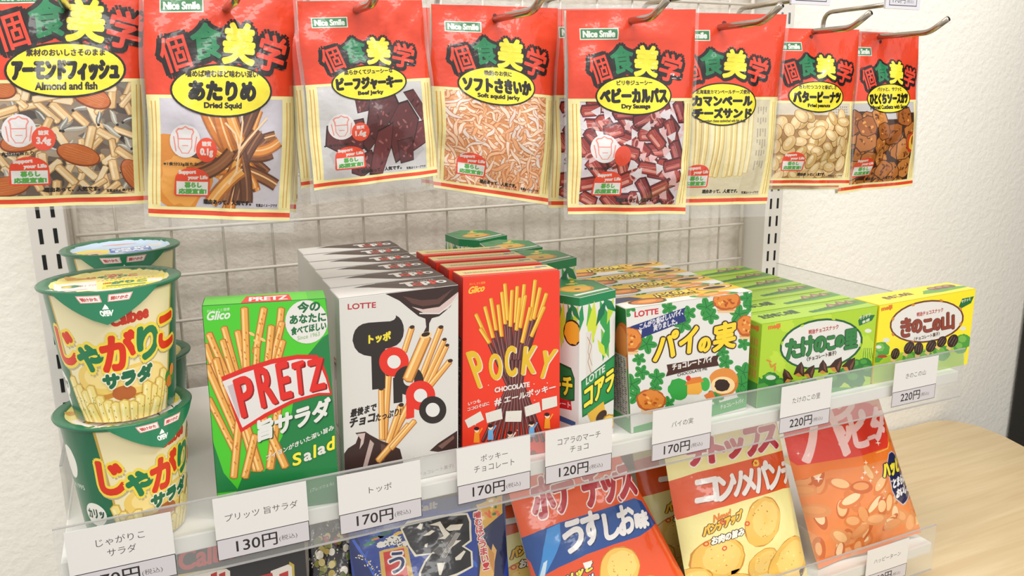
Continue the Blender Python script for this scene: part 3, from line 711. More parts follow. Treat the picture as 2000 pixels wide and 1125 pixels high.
s.ell(440, 860, 62, 66, '#2E9D3C', wob=.07, rnd=rn); s.ell(598, 830, 28, 40, '#3AA845'); s.poly([(490, 890), (490, 830), (570, 810), (580, 870), (560, 890)], '#E8A63C'); s.poly([(476, 836), (500, 795), (570, 785), (590, 815)], '#D9782C'); s.ell(497, 795, 14, 16, '#CF2E2A')
s.poly([(590, 895), (640, 865), (660, 905), (610, 920)], '#D9702C')
s.text('LOTTE', 180, 425, 318, 405, 34, '#C8303A', 2)
s.poly([(160, 480), (480, 366), (470, 400), (484, 450), (216, 555), (222, 505), (150, 490)], '#22316F')
s.text('こんがり香ばしいパイ、', 208, 505, 465, 410, 38, '#EDEBF2', 1.6); s.text('実りました。', 290, 512, 430, 468, 38, '#EDEBF2', 1.6)
for ch, x0, y0, x1, y1, h, sl in (('パ', 290, 695, 418, 660, 155, .12), ('イ', 440, 655, 540, 632, 150, .08), ('の', 560, 640, 622, 628, 78, .04), ('実', 645, 635, 772, 606, 160, .06)):
    s.text(ch, x0, y0, x1, y1, h, '#F5CF2E', 7, out='#3A1D14', ow=15, slant=sl)
s.poly([(368, 715), (520, 690), (680, 656), (670, 690), (682, 720), (520, 745), (362, 785), (375, 750)], '#43231A')
s.text('チョコレート パイ', 402, 748, 640, 697, 36, '#F4EDE4', 2); s.text('CHOCOLATE PIE', 432, 785, 610, 745, 16, '#4A3A30', .6)
s.poly([(170, 1080), (850, 890), (850, 960), (170, 1140)], '#3E9E50', L=1); s.text('チョコレートパイ', 690, 975, 830, 935, 24, '#DCEBD8', 1)
t = Sheet(100, 30); t.fill('#E2B52A'); rn = random.Random(4)
for k in range(8): t.ell(rn.uniform(12, 88), 18 + rn.uniform(0, 10), 7, 3.4, '#3B8C3A', rn.uniform(-40, 40), L=2)
t.poly([(0, 14), (30, 18), (60, 20), (100, 18), (100, 30), (0, 30)], '#F2EFE9', L=1)
t.poly([(-2, 0), (18, 2), (24, 10), (-2, 16)], '#242F5E'); t.ell(22, 19, 14, 8, '#6B3518'); t.ell(22, 19.5, 12, 6, '#C8722E'); t.ell(22, 19, 7, 3, '#E39A4C')
t.text('パイの実', 34, 15, 64, 12, 11, '#3A1D14', 1.6); t.text('パイの実', 34, 14, 64, 11, 10, '#F0D860', .5); t.text('CHOCOLATE PIE', 42, 19, 66, 17, 3.2, '#4A2A18')
t.ell(84, 7, 15, 6.5, '#7A4420'); t.ell(84, 7, 13.5, 5.4, '#EBC088'); t.ell(84, 7.5, 9.5, 3.6, '#241410'); t.ell(72, 24, 14, 5, '#D9853A', wob=.06, rnd=rn); t.ell(70, 23.5, 6, 2, '#F0B060')
l = Sheet(40, 120); l.fill('#2F8F3E'); l.ell(20, 16, 24, 24, '#24713A'); l.ell(34, 36, 16, 22, '#C96A28'); l.ell(30, 33, 11, 15, '#DE8B42'); l.rect(4, 46, 38, 106, '#D8D4C8')
for k in range(28):
    for q in range(6): l.rect(6 + q * 5.2, 48 + k * 2, 6 + q * 5.2 + rn.uniform(1, 4.4), 49.1 + k * 2, '#6A645C', L=6)
l.rect(0, 106, 40, 120, '#4DA25A')
b = carton('snack_box', (0.2495, 0.0165, 0.149), (0.392, 0.0165, 0.150), (0.3935, 0.0165, SZ), (0.2585, 0.018, SZ), (0.0005, 0.038, 0), '#E9E2D0', {'front': s, 'top': t, 'left': l},
           'white chocolate pie box with clovers and yellow letters, foremost of its row', group='chocolate pie boxes in a row')
row(b, 4, (0.0005, 0.0428, 0.0), ['yellow topped pie box, %s from the front in the row behind the clover box' % n for n in NTH])

# ---- green chocolate biscuit box x6
def nutcone(s, x, y, r, a, rn):
    q = math.radians(a); d = np.array([math.cos(q), math.sin(q)]); n = np.array([-d[1], d[0]]); c = np.array([x, y], float)
    s.poly([tuple(c + d * r), tuple(c + d * r * .4 + n * r * .42), tuple(c - d * r * .6 + n * r * .62), tuple(c - d * r * .6 - n * r * .62), tuple(c + d * r * .4 - n * r * .42)], '#3B2019')
    s.poly([tuple(c + d * r * .8 + n * r * .05), tuple(c + d * r * .2 + n * r * .3), tuple(c - d * r * .5 + n * r * .42), tuple(c - d * r * .1 + n * r * .1)], '#7A4A3A')
    s.poly([tuple(c - d * r * .3 - n * r * .1), tuple(c - d * r * .6 + n * r * .4), tuple(c - d * r * .75), tuple(c - d * r * .6 - n * r * .5)], '#D08A3C')
s = Sheet(quad=[(1488.2, 633.1), (1714.7, 596.8), (1700.1, 751.1), (1476.7, 798.1)]); s.fill('#A9CC2E'); s.tr = C8
rn = random.Random(21)
for k in range(9): s.ell(rn.uniform(120, 800), rn.uniform(380, 800), 60, 40, '#B9D63C', rn.uniform(0, 90), L=1, wob=.2, rnd=rn)
for x, y, r in ((110, 790, 40), (190, 770, 50), (160, 830, 60), (250, 800, 45), (690, 690, 45), (740, 680, 40), (640, 740, 50), (760, 720, 50), (560, 780, 60), (420, 810, 60), (320, 820, 50), (680, 770, 60)): s.ell(x, y, r, r * .8, '#2C7A34', wob=.1, rnd=rn, L=2); s.ell(x - r * .2, y - r * .25, r * .5, r * .35, '#4E9A3E', wob=.1, rnd=rn, L=3)
s.rect(60, 820, 800, 1000, '#4E9A50', L=2)
s.ell(192, 762, 28, 14, '#E8EDDC', L=4); s.ell(758, 490, 20, 12, '#F2F4E6', L=4)
s.ell(485, 567, 244, 146, '#14572F', -9); s.ell(485, 567, 232, 134, '#F3F1EA', -9)
for k in range(8):
    a = k * PI / 4 + .3; s.ell(485 + 238 * math.cos(a), 567 + 140 * math.sin(a) - 38 * math.cos(a), 6, 12, '#A9CC2E', math.degrees(a))
s.text('明治チョコスナック', 412, 512, 585, 478, 26, '#B23A34', 1)
for ch, x0, y0, x1, y1, h in (('た', 282, 655, 365, 640, 108), ('け', 372, 640, 438, 628, 108), ('の', 446, 618, 510, 605, 85), ('こ', 520, 600, 562, 592, 72), ('の', 570, 585, 614, 575, 60), ('里', 622, 595, 690, 582, 105)):
    s.text(ch, x0, y0, x1, y1, h, '#2E7B3C', 6, out='#173F22', ow=9)
s.text('〈チョコレート菓子〉', 400, 668, 572, 628, 24, '#5A4438', .8)
for x, y, r, a in ((285, 755, 48, -110), (360, 720, 52, -80), (420, 730, 48, -60), (495, 705, 48, -90), (575, 690, 56, -60), (650, 690, 55, -55)): nutcone(s, x, y, r, a, rn)
s.text('meiji', 178, 490, 246, 478, 30, '#D9742A', 2.4); s.poly([(700, 430), (725, 400), (798, 398), (780, 430), (705, 462)], '#1F6B36'); s.text('サクサク', 708, 428, 772, 405, 20, '#EDF3D8', .8); s.text('食感', 722, 450, 766, 432, 16, '#EDF3D8', .8)
for x, y, a in ((180, 665, 20), (190, 690, 70), (210, 690, 140), (215, 710, 100)): s.ell(x, y, 18, 6, '#C98A2C', a)
for k in range(5): s.line([(735 + k * 10, 590), (728 + k * 14, 650)], 3, '#2C7A34')
t = Sheet(100, 28); t.fill('#9FC430'); t.rect(0, 0, 100, 5, '#8DB22C'); t.poly([(46, 21), (60, 14), (78, 8), (100, 5), (100, 18), (74, 21)], '#4E8E38')
for k in range(9): t.ell(50 + k * 5, 18 - k * .9, 3.6, 2.6, '#2F6E2C', L=3)
t.text('たけのこの里', 9, 17.5, 40, 16, 9, '#2B4A22', .7)
for x, y in ((72, 9), (82, 7), (90, 8)): t.poly([(x - 6, y + 5), (x, y - 5), (x + 7, y + 4)], '#7A5A44'); t.poly([(x - 3, y + 4), (x, y - 3), (x + 2, y + 4)], '#A88A70')
l = Sheet(36, 88); l.fill('#9CC02C'); l.rect(0, 62, 36, 88, '#3F8E40')
for k, ch in enumerate('たけのこの里'): l.text(ch, 8, 18 + k * 10.5, 17, 18 + k * 10.5, 9, '#22421E', .7)
l.text('meiji', 20, 9, 32, 9, 6, '#D9742A', .5)
for k in range(12): l.rect(22 + (k % 3) * 4, 16 + (k // 3) * 11, 24 + (k % 3) * 4, 24 + (k // 3) * 11, '#C98A4C', L=8)
b = carton('snack_box', (0.405, 0.015, 0.1155), (0.5611, 0.0152, 0.1158), (0.5613, 0.0155, SZ), (0.4045, 0.0155, SZ), (0.0022, 0.0365, 0), '#A3C62E', {'front': s, 'top': t, 'left': l},
           'lime green chocolate biscuit box with a white oval, foremost of its row', group='lime green biscuit boxes in a row')
row(b, 6, (0.0023, 0.0385, 0.0), ['lime green box lying in the row, %s from the front behind the oval label one' % n for n in NTH])

# ---- yellow chocolate biscuit box
s = Sheet(quad=[(1717.8, 596.6), (1906.2, 563.8), (1889.4, 711.5), (1703.6, 750.8)]); s.fill('#F3E12A'); s.tr = C8
rn = random.Random(31)
for x, y, r in ((830, 600, 50), (800, 640, 40), (1310, 550, 45), (1290, 590, 40), (1180, 620, 50), (1000, 660, 50), (1080, 650, 50)): s.ell(x, y, r, r * .9, '#4F9A3A', wob=.08, rnd=rn, L=2); s.ell(x - 8, y - 12, r * .5, r * .45, '#79B44C', wob=.1, rnd=rn, L=3)
s.poly([(760, 660), (900, 625), (1310, 560), (1310, 720), (760, 800)], '#A5C63A', L=1)
s.ell(835, 640, 30, 8, '#B8402E', L=4); s.ell(858, 545, 20, 13, '#F4F2E4', L=4); s.ell(1306, 478, 18, 12, '#F4F2E4', L=4); s.ell(815, 585, 16, 10, '#F4F2E4', L=4)
s.ell(1094, 437, 218, 122, '#6E3524', -9); s.ell(1094, 437, 208, 112, '#F6F2EA', -9)
for k in range(8):
    a = k * PI / 4 + .4; s.ell(1094 + 213 * math.cos(a), 437 + 117 * math.sin(a) - 34 * math.cos(a), 7, 11, '#C9823A', math.degrees(a))
s.text('明治チョコスナック', 1035, 410, 1188, 380, 24, '#B23A34', .9)
for ch, x0, y0, x1, y1, h in (('き', 945, 530, 1000, 520, 105), ('の', 1008, 505, 1062, 497, 72), ('こ', 1075, 500, 1122, 492, 70), ('の', 1130, 490, 1172, 482, 62), ('山', 1182, 490, 1250, 476, 95)):
    s.text(ch, x0, y0, x1, y1, h, '#8E3E2A', 5, out='#3F1D16', ow=7)
s.text('〈チョコレート菓子〉', 1018, 552, 1168, 518, 22, '#5A4438', .8)
for x, y, r, a in ((910, 625, 40, -70), (990, 590, 46, -60), (1045, 595, 44, -80), (1118, 580, 46, -60), (1180, 555, 42, -55), (1245, 550, 48, -60)):
    q = math.radians(a); d = np.array([math.cos(q), math.sin(q)]); nn = np.array([-d[1], d[0]])
    c = np.array([x, y]); s.poly([tuple(c - nn * 12), tuple(c + nn * 12), tuple(c - d * r * 1.2 + nn * 14), tuple(c - d * r * 1.2 - nn * 14)], '#E8C27A')
    s.ell(x, y, r * .85, r * .6, '#35201A', a)
    for k in (-1, 0, 1): s.line([tuple(c + nn * k * r * .3 + d * r * .5), tuple(c + nn * k * r * .34 - d * r * .5)], 5, '#A98A7A', taper=True)
s.text('meiji', 832, 383, 892, 368, 28, '#D9742A', 2.2); s.poly([(1280, 352), (1300, 305), (1370, 290), (1352, 330), (1300, 358)], '#1F6B36'); s.text('サクッと', 1296, 332, 1350, 312, 18, '#EDF3D8', .8)
t = Sheet(100, 28); t.fill('#EBD62A'); t.text('きのこの山', 18, 18, 46, 16, 8, '#6A4A20', .6); t.poly([(52, 20), (60, 12), (72, 10), (90, 12), (100, 16), (100, 20), (70, 22)], '#5E9A44')
for x in (74, 82, 90): t.ell(x, 10, 6, 5, '#7A5240'); t.ell(x - 1, 8.5, 3, 2.2, '#B08A70')
l = Sheet(36, 88); l.fill('#E8D22A')
carton('snack_box', (0.5632, 0.015, 0.1157), (0.7135, 0.0152, 0.1176), (0.7145, 0.0152, SZ), (0.5634, 0.015, SZ), (0.0012, 0.0365, 0), '#E6D028', {'front': s, 'top': t, 'left': l},
       'yellow chocolate biscuit box at the right end of the upper shelf')
PAPER[0] = 1.0
# ================================================================== potato stick cups
def lathe_fn(prof, cx=0, cy=0, a0=-180, a1=180):
    """surface of revolution; u -> angle (0 = towards -Y), v -> along the profile [(r, z)]"""
    pr = np.array(prof, float); d = np.r_[0, np.cumsum(np.hypot(*np.diff(pr, axis=0).T))]; d /= d[-1]
    def fn(u, v):
        a = np.radians(a0 + (a1 - a0) * np.asarray(u)); v = np.clip(v, 0, 1)
        r = np.interp(v, d, pr[:, 0]); z = np.interp(v, d, pr[:, 1])
        dr = np.interp(np.clip(v + .01, 0, 1), d, pr[:, 0]) - np.interp(np.clip(v - .01, 0, 1), d, pr[:, 0])
        dz = np.interp(np.clip(v + .01, 0, 1), d, pr[:, 1]) - np.interp(np.clip(v - .01, 0, 1), d, pr[:, 1])
        P = np.c_[cx + r * np.sin(a), cy - r * np.cos(a), z]
        N = np.c_[-dz * np.sin(a), dz * np.cos(a), dr]
        l = np.linalg.norm(N, axis=1, keepdims=True); return P, N / np.maximum(l, 1e-12)
    return fn
def cup_art(s):
    s.fill('#1C6B48')
    s.poly([(-60, -5), (68, -5), (61, 50), (54, 105), (-48, 105), (-54, 50)], '#C9A64A'); s.poly([(-57.5, -5), (65.5, -5), (58.5, 50), (51.5, 105), (-45.5, 105), (-51.5, 50)], '#EFE3B4')
    s.text('Calbee', 0, 24, 34, 21, 9, '#CE3A24', .8)
    rn = random.Random(2)
    for cx, cy, rx, ry in ((-18, 64, 24, 13), (22, 67, 30, 12)):
        s.ell(cx, cy + 4, rx, ry, '#C98A34'); s.ell(cx, cy, rx, ry, '#EDCB6A'); s.ell(cx + 3, cy - 1, rx * .8, ry * .7, '#F4DB8C')
    s.ell(4, 77, 12, 6, '#B5622C')
    for ch, x0, y0, x1, y1, h, c in (('じ', -62, 52, -38, 54, 26, '#DB3418'), ('や', -36, 57, -12, 57, 19, '#1E7A4C'), ('が', -12, 58, 19, 56, 27, '#DB3418'), ('り', 22, 53, 42, 51, 24, '#1E7A4C'), ('こ', 45, 49, 66, 47, 24, '#DB3418')):
        s.text(ch, x0, y0, x1, y1, h, c, 1.7, out='#F3D94A', ow=4.0, sh=('#BFB08A', 1.2, 1.6))
    s.text('サラダ', -14, 72, 34, 69, 11, '#1E6B48', 1.2, out='#F4EED2', ow=2.4)
    for k, (x, top) in enumerate(((-52, 74), (-45, 80), (-38, 84), (-30, 80), (50, 76), (44, 82), (36, 86), (-22, 88), (29, 82), (-14, 92), (20, 91), (-6, 94), (12, 95), (3, 93), (-34, 95), (40, 97))):
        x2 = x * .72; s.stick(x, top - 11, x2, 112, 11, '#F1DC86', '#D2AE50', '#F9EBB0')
        for q in range(5): s.ell(x + rn.uniform(-3, 3), top + rn.uniform(-5, 12), .5, .7, rn.choice(['#B98E3A', '#7E8A3A']), L=s.L)
    for k in range(5): s.ell(60 + rn.uniform(-6, 6), 72 + rn.uniform(-6, 6), 4, 5, rn.choice(['#D9782C', '#3C8A3A', '#E58A34']), 30)
    for x, y, rx, ry, t in ((-76, 72, 14, 10, 'カリッ'), (-74, 86, 6, 5, ''), (-100, 30, 12, 14, '')):
        s.ell(x, y, rx, ry, '#F0EEE4')
        if t: s.text(t, x - 11, y + 4, x + 11, y + 3, 8, '#1E4A38', .5)
    s.text('Since 1995', -118, 52, -84, 52, 4, '#D8E2D6'); s.text('OPEN', 100, 60, 120, 60, 6, '#D8E2D6') if False else None
    for k in range(20): s.rect(105, 20 + k * 3.4, 150 + rn.uniform(-20, 10), 21.6 + k * 3.4, '#B9CCBC')
def lid_art(s, blue=False):
    s.poly([(math.cos(t) * 1.2, math.sin(t) * 1.2) for t in np.linspace(0, 2 * PI, 40, endpoint=False)], '#1C6B48')
    circ = lambda r: [(math.cos(t) * r, math.sin(t) * r) for t in np.linspace(0, 2 * PI, 40, endpoint=False)]
    s.poly(circ(.84), '#F0E08A' if not blue else '#BFD2E6')
    rn = random.Random(6)
    band = lambda y0, y1, x0, x1, c: s.poly([(x0 if x0 is not None else -math.sqrt(.7 - y0 * y0), y0), (x1 if x1 is not None else math.sqrt(.7 - y0 * y0), y0), (x1 if x1 is not None else math.sqrt(.7 - y1 * y1), y1), (x0 if x0 is not None else -math.sqrt(.7 - y1 * y1), y1)], c)
    if not blue:
        band(-.3, .45, -.1, None, '#F2DC3A')
        s.text('Calbee', -.12, -.62, .14, -.62, .08, '#C8301E', .008)
        for k, (ch, c) in enumerate(zip('じゃがりこ', ('#DB3418', '#1E7A4C', '#DB3418', '#1E7A4C', '#DB3418'))): s.text(ch, -.36 + k * .15, -.44, -.24 + k * .15, -.44, .14, c, .014)
        s.text('サラダ', -.12, -.32, .14, -.32, .08, '#1E6B48', .008)
        s.ell(-.52, -.5, .16, .08, '#D9A24A'); s.stick(-.5, -.5, -.3, -.46, .07, '#D9782C', '#A9582C', '#F0A868')
        s.text('がりこ', .02, .12, .5, .08, .2, '#1E7A4C', .02); s.text('トクする', -.1, .08, 0, .06, .1, '#C8301E', .006); s.rect(-.05, .2, .5, .27, '#1E7A4C')
        for k in range(14): s.rect(-.2 + k * .06, -.24, -.165 + k * .06, -.2, rn.choice(['#C8301E', '#3A6AB0', '#D98A2C']))
        for k in range(12): s.rect(-.1 + k * .055, .34, -.07 + k * .055, .37, '#A8782C')
        s.rect(.52, -.12, .74, .16, '#EFE8DC')
    else:
        s.ell(-.5, .1, .3, .34, '#EBD84A'); s.poly([(-.62, .0), (-.36, -.06), (-.3, .3), (-.58, .34)], '#E9C48A'); s.ell(-.46, .3, .06, .05, '#3A2A20')
        band(-.2, .3, -.2, .5, '#3F6FC4'); s.text('GENKI', -.16, .04, .46, .0, .16, '#EEF2F8', .014); s.text('DEAL', -.1, .26, .42, .22, .16, '#EEF2F8', .016)
        s.ell(.3, .42, .3, .1, '#4E86CC'); s.ell(.55, .36, .1, .05, '#D98A3C', 20); s.ell(.68, .3, .08, .04, '#D98A3C', 20); s.ell(0, -.62, .3, .06, '#D9783A')
        s.rect(.48, -.36, .72, -.12, '#D8D4CE')
    if not blue:
        s.poly([(-.8, -.2), (-.22, -.26), (-.16, .44), (-.72, .42)], '#EDE4DC'); s.poly([(-.68, -.02), (-.5, -.06), (-.36, .06), (-.5, .16), (-.66, .12)], '#2E7A4C'); s.ell(-.6, .06, .07, .07, '#E8C03C')
        s.text('¥170', -.44, .14, -.2, .12, .12, '#C88A8A'); s.rect(-.66, .32, -.3, .345, '#C0484A')
    s.poly([(-.84, .5), (.7, .46), (.62, .62), (.4, .76), (.1, .84), (-.2, .83), (-.5, .72), (-.72, .58)], '#ECE4DC')
    for k in range(22):
        x = -.6 + rn.uniform(0, 1.1); y = .54 + rn.uniform(0, .2)
        s.rect(x, y, x + rn.uniform(.05, .16), y + .014, '#8A8488', L=s.L)
    s.line([(.12, .84), (.2, .5)], .03, '#2A2A2A'); s.line([(.42, .74), (.5, .5)], .02, '#2A2A2A')
CR, CH_ = 0.0455, 0.0955
def cup(loc, label, rot=0, blue=False):
    m = Mesh(); s = Sheet(quad=[(-180, 0), (180, 0), (180, 100), (-180, 100)]); cup_art(s)
    m.add(*s.build(lathe_fn([(0.0415, 0.0915), (0.0335, 0.004), (0.0325, 0.002)]), 48, 8))
    m.surf_patch(lathe_fn([(0.0325, 0.002), (0.0315, 0.0), (0.002, 0.0)]), 40, 3, '#E8E2D0')
    m.surf_patch(lathe_fn([(CR - .0012, 0.0945), (CR, 0.0938), (CR, 0.0928), (CR - .001, 0.092), (0.0413, 0.0905)]), 64, 5, '#1C6B48')
    o = m.make('snack_cup', M_CUP); o.location = loc; o.rotation_euler.z = math.radians(rot)
    tag(o, label, 'snack cup', 'green potato stick cups')
    m = Mesh(); s = Sheet(quad=[(-1, -1), (1, -1), (1, 1), (-1, 1)]); lid_art(s, blue)
    k = CR - .001
    def top(u, v):
        x = (np.asarray(u) * 2 - 1); y = (np.asarray(v) * 2 - 1); r = np.hypot(x, y)
        over = r > 1; sc = np.where(over, 1 / np.maximum(r, 1e-6), 1)
        x, y, r = x * sc, y * sc, np.minimum(r, 1)
        z = 0.0944 - 0.0032 * np.clip((0.86 - r) / .06, 0, 1)
        P = np.c_[x * k, -y * k, z]
        rim = np.clip(1 - abs(r - .83) / .06, 0, 1)
        N = np.c_[-x * rim * .6, y * rim * .6, np.ones_like(x)]
        return P, N / np.linalg.norm(N, axis=1, keepdims=True)
    s.Hm = s.Hm
    m.add(*s.build(top, 24, 24)); m.make('lid', M_CUP, o)
    # pull tab folded down over the front
    m = Mesh(); s = Sheet(quad=[(-100, 0), (100, 0), (100, 100), (-100, 100)]); s.fill('#1F7A52')
    for x in (-52, 8): s.poly([(x, 8), (x + 44, 8), (x + 46, 30), (x - 2, 30)], '#E3A7A0'); s.poly([(x + 2, 11), (x + 42, 11), (x + 43, 28), (x + 1, 28)], '#F2E9E2'); s.text('開けかた', x + 5, 25, x + 39, 25, 10, '#C85A50', .6)
    s.poly([(-10, 52), (10, 52), (0, 36)], '#EFF3EC'); s.text('OPEN', -22, 72, 22, 72, 16, '#EFF3EC', 1.4)
    def tab(u, v):
        v = np.asarray(v); w = 44 * (1 - v) ** .85 + 5 * v * (1 - v); a = np.radians((np.asarray(u) * 2 - 1) * w - 2)
        r = CR + .0006 - v * .0012; z = 0.0946 - v * .022
        P = np.c_[r * np.sin(a), -r * np.cos(a), z]; N = np.c_[np.sin(a), -np.cos(a), 0.05 + 0 * a]
        return P, N
    m.add(*s.build(tab, 14, 6)); m.make('pull_tab', M_CUP, o)
    return o
c1 = cup((-0.158, 0.0368, SZ), 'green potato stick cup standing on the shelf, lower of the two front cups', 32)
c2 = clone(c1, (0.0015, 0, 0.092), math.radians(-34)); c2['label'] = 'green potato stick cup stacked on top of the front left stack'
c3 = clone(c1, (0.008, 0.132, 0), math.radians(-60)); c3['label'] = 'green potato stick cup behind the front stack, its lid edge showing at the right'
c4 = cup((-0.150, 0.162, SZ + 0.0945), 'green potato stick cup with blue printed lid on top of the rear stack', 4, True)
c5 = clone(c1, (0.0, 0.235, 0), math.radians(40)); c5['label'] = 'single green potato stick cup at the very back behind the two stacks'
for o in (c5,): pass
PAPER[0] = 0.91
# ================================================================== hanging snack pouches
# pouch sheet: 100 wide, 157.7 high
W_, H_ = 100, 157.7
def foods(s, kind, x0, y0, x1, y1, rn):
    w, h = x1 - x0, y1 - y0
    U, V = lambda: rn.uniform(x0, x1), lambda: rn.uniform(y0, y1)
    def grid(nx, ny, j=.9):
        c = [(x0 + (i + .5 + rn.uniform(-j, j) / 2) * w / nx, y0 + (k + .5 + rn.uniform(-j, j) / 2) * h / ny) for i in range(nx) for k in range(ny)]; rn.shuffle(c); return c
    if kind == 'almond':
        s.rect(x0, y0, x1, y1, '#6A5B50')
        for x, y in grid(8, 9): s.ell(x, y, 8, 3, rn.choice(['#8A7766', '#4C423C', '#A3917C', '#7A7468']), rn.uniform(0, 180))
        pts = grid(9, 11)
        for k, (x, y) in enumerate(pts):
            a = rn.uniform(0, PI)
            if k % 3 == 2:
                l = rn.uniform(7, 12); p = [(x + t * l * math.cos(a) + math.sin(t * 3) * 1.6 * -math.sin(a), y + t * l * math.sin(a) + math.sin(t * 3) * 1.6 * math.cos(a)) for t in np.linspace(-.6, .6, 6)]
                s.line(p, 3.4, rn.choice(['#8E8A80', '#A8A090', '#6E6C66']), taper=True); s.line([(q[0], q[1] - .5) for q in p], 1.1, '#CFCCC2', taper=True); s.ell(p[-1][0], p[-1][1], .9, .9, '#26221E')
            else:
                l = rn.uniform(6, 10); s.stick(x - l * math.cos(a), y - l * math.sin(a), x + l * math.cos(a), y + l * math.sin(a), rn.uniform(4, 6), *rn.choice([('#E3C08C', '#A98252', '#F0DAB2'), ('#D9B27A', '#96704A', '#EBCFA0'), ('#E8CC9E', '#B08C60', '#F6E6C8')]))
        for x, y, a in ((10, 76, 20), (66, 83, 28), (58, 122, 20), (26, 112, -15), (16, 143, -10), (92, 138, 60)):
            s.ell(x, y, 13.5, 7.2, '#7E3B1A', a); s.ell(x, y - .4, 12.6, 6.4, '#C0662F', a)
            r = math.radians(a)
            for q in (-3.6, -1.8, 0, 1.8, 3.6): s.line([(x - 9 * math.cos(r) - q * math.sin(r), y - 9 * math.sin(r) + q * math.cos(r)), (x + 9 * math.cos(r) - q * .7 * math.sin(r), y + 9 * math.sin(r) + q * .7 * math.cos(r))], .6, '#E09A62', taper=True)
    elif kind == 'squid':
        s.rect(x0, y0, x1, y1, '#D8D2DA')
        s.ell(22, 128, 20, 24, '#D98A34', 10, wob=.08, rnd=rn); s.ell(24, 130, 15, 19, '#E6A04A', 10, wob=.1, rnd=rn); s.ell(14, 108, 10, 8, '#D98A34', wob=.2, rnd=rn)
        cx, cy = 60, 116
        for k in range(46):
            a = rn.uniform(0, 2 * PI); l = rn.uniform(16, 36); wd = rn.uniform(4, 10); b = a + rn.uniform(-.3, .3)
            p = [(cx + rn.uniform(-6, 6), cy + rn.uniform(-8, 8)), (cx + l * .55 * math.cos(b), cy + l * .6 * math.sin(b)), (cx + l * math.cos(a), cy + l * 1.1 * math.sin(a))]
            d = rn.random()
            s.curve(*p, wd, '#5A3624' if d < .45 else '#A8622A'); s.curve(*p, wd * .68, rn.choice(['#7E4C30', '#6A4432', '#8E5A38']) if d < .45 else rn.choice(['#D98C3E', '#C8762E', '#E0A050']))
            s.curve(*[(q[0] + .5, q[1] - .6) for q in p], wd * .13, '#E9BE86' if d > .3 else '#9A6A4A')
        for k in range(4):
            a = rn.uniform(0, 2 * PI); l = rn.uniform(14, 30); s.line([(cx, cy - 6), (cx + l * math.cos(a) * .5 + 2, cy - 6 + l * math.sin(a) * .6), (cx + l * math.cos(a), cy - 6 + l * math.sin(a))], 1.3, '#EBC79C')
    elif kind == 'jerky':
        s.rect(x0, y0, x1, y1, '#DAD7D6'); s.ell(52, 128, 38, 18, '#B9B4B4', wob=.1, rnd=rn)
        for q in (((36, 80), (46, 78), (48, 92), (37, 94)), ((14, 104), (40, 100), (42, 124), (26, 130), (12, 120)), ((30, 134), (46, 128), (50, 142), (38, 150), (30, 146)), ((76, 80), (84, 78), (98, 104), (92, 110)), ((78, 108), (92, 106), (96, 122), (80, 132), (76, 120)), ((62, 92), (78, 88), (86, 104), (78, 132), (66, 140), (62, 120)), ((48, 84), (66, 77), (70, 90), (56, 112), (44, 128), (40, 122)), ((52, 112), (64, 106), (62, 128), (54, 150), (44, 148)), ((68, 122), (80, 120), (80, 140), (70, 142))):
            c = np.mean(q, axis=0); s.poly([tuple(c + (np.array(p) - c) * 1.08) for p in q], '#2E1416'); s.poly(q, rn.choice(['#5E2A2C', '#6A3032', '#552628']))
            for k in range(9):
                a, b = rn.uniform(.1, .7), rn.uniform(-.5, .5); p = c + (np.array(q[k % len(q)]) - c) * a; s.ell(p[0] + b, p[1], rn.uniform(1, 3), .8, rn.choice(['#8A4A4A', '#3E1A1C', '#9A5E5C', '#74383A']), rn.uniform(40, 140))
    elif kind == 'shred':
        s.rect(x0, y0, x1, y1, '#D9925C')
        for x, y in grid(15, 22, 1.4):
            a = rn.uniform(-.9, .9) + rn.choice([0, PI / 2]); l = rn.uniform(6, 14); ph = rn.uniform(0, 6); am = rn.uniform(.6, 2.2); wd = rn.uniform(2, 3.8)
            p = [(x + t * l * math.cos(a) - am * math.sin(t * 4 + ph) * math.sin(a), y + t * l * math.sin(a) + am * math.sin(t * 4 + ph) * math.cos(a)) for t in np.linspace(-.7, .7, 8)]
            c = rn.choice([('#C98050', '#F2CDAE'), ('#CE8A58', '#F6DCC6'), ('#B96E40', '#EBB78E'), ('#C47A4A', '#F9E8DA'), ('#C08050', '#E9A878')])
            s.line(p, wd + .7, c[0], taper=True); s.line(p, wd * .8, c[1], taper=True)
    elif kind == 'sausage':
        s.rect(x0, y0, x1, y1, '#CFC4CA')
        for x, y in grid(6, 8, .8):
            a = rn.choice([rn.uniform(-.5, .5), rn.uniform(.8, 1.3)]); l = rn.uniform(7.5, 10.5); dx, dy = math.cos(a) * l, math.sin(a) * l
            s.poly([(x - dx * 1.7 - dy * .5, y - dy * 1.7 + dx * .5), (x - dx * .8, y - dy * .8), (x - dx * 1.7 + dy * .5, y - dy * 1.7 - dx * .5)], '#E6DDDF'); s.poly([(x + dx * 1.7 - dy * .5, y + dy * 1.7 + dx * .5), (x + dx * .8, y + dy * .8), (x + dx * 1.7 + dy * .5, y + dy * 1.7 - dx * .5)], '#D3A9A8')
            s.stick(x - dx, y - dy, x + dx, y + dy, rn.uniform(9.5, 12), *rn.choice([('#8E2F2C', '#4E1416', '#C06A5E'), ('#A13A30', '#5A1A18', '#D08A7C'), ('#7C2A2C', '#431114', '#B4605A')]))
            for k in range(3): s.line([(x - dx * .8 + rn.uniform(-1, 1), y - dy * .8 + rn.uniform(-3, 3)), (x + dx * .8, y + dy * .8 + rn.uniform(-3, 3))], .5, rn.choice(['#D9A09A', '#5A1818', '#E7C6C0']), taper=True)
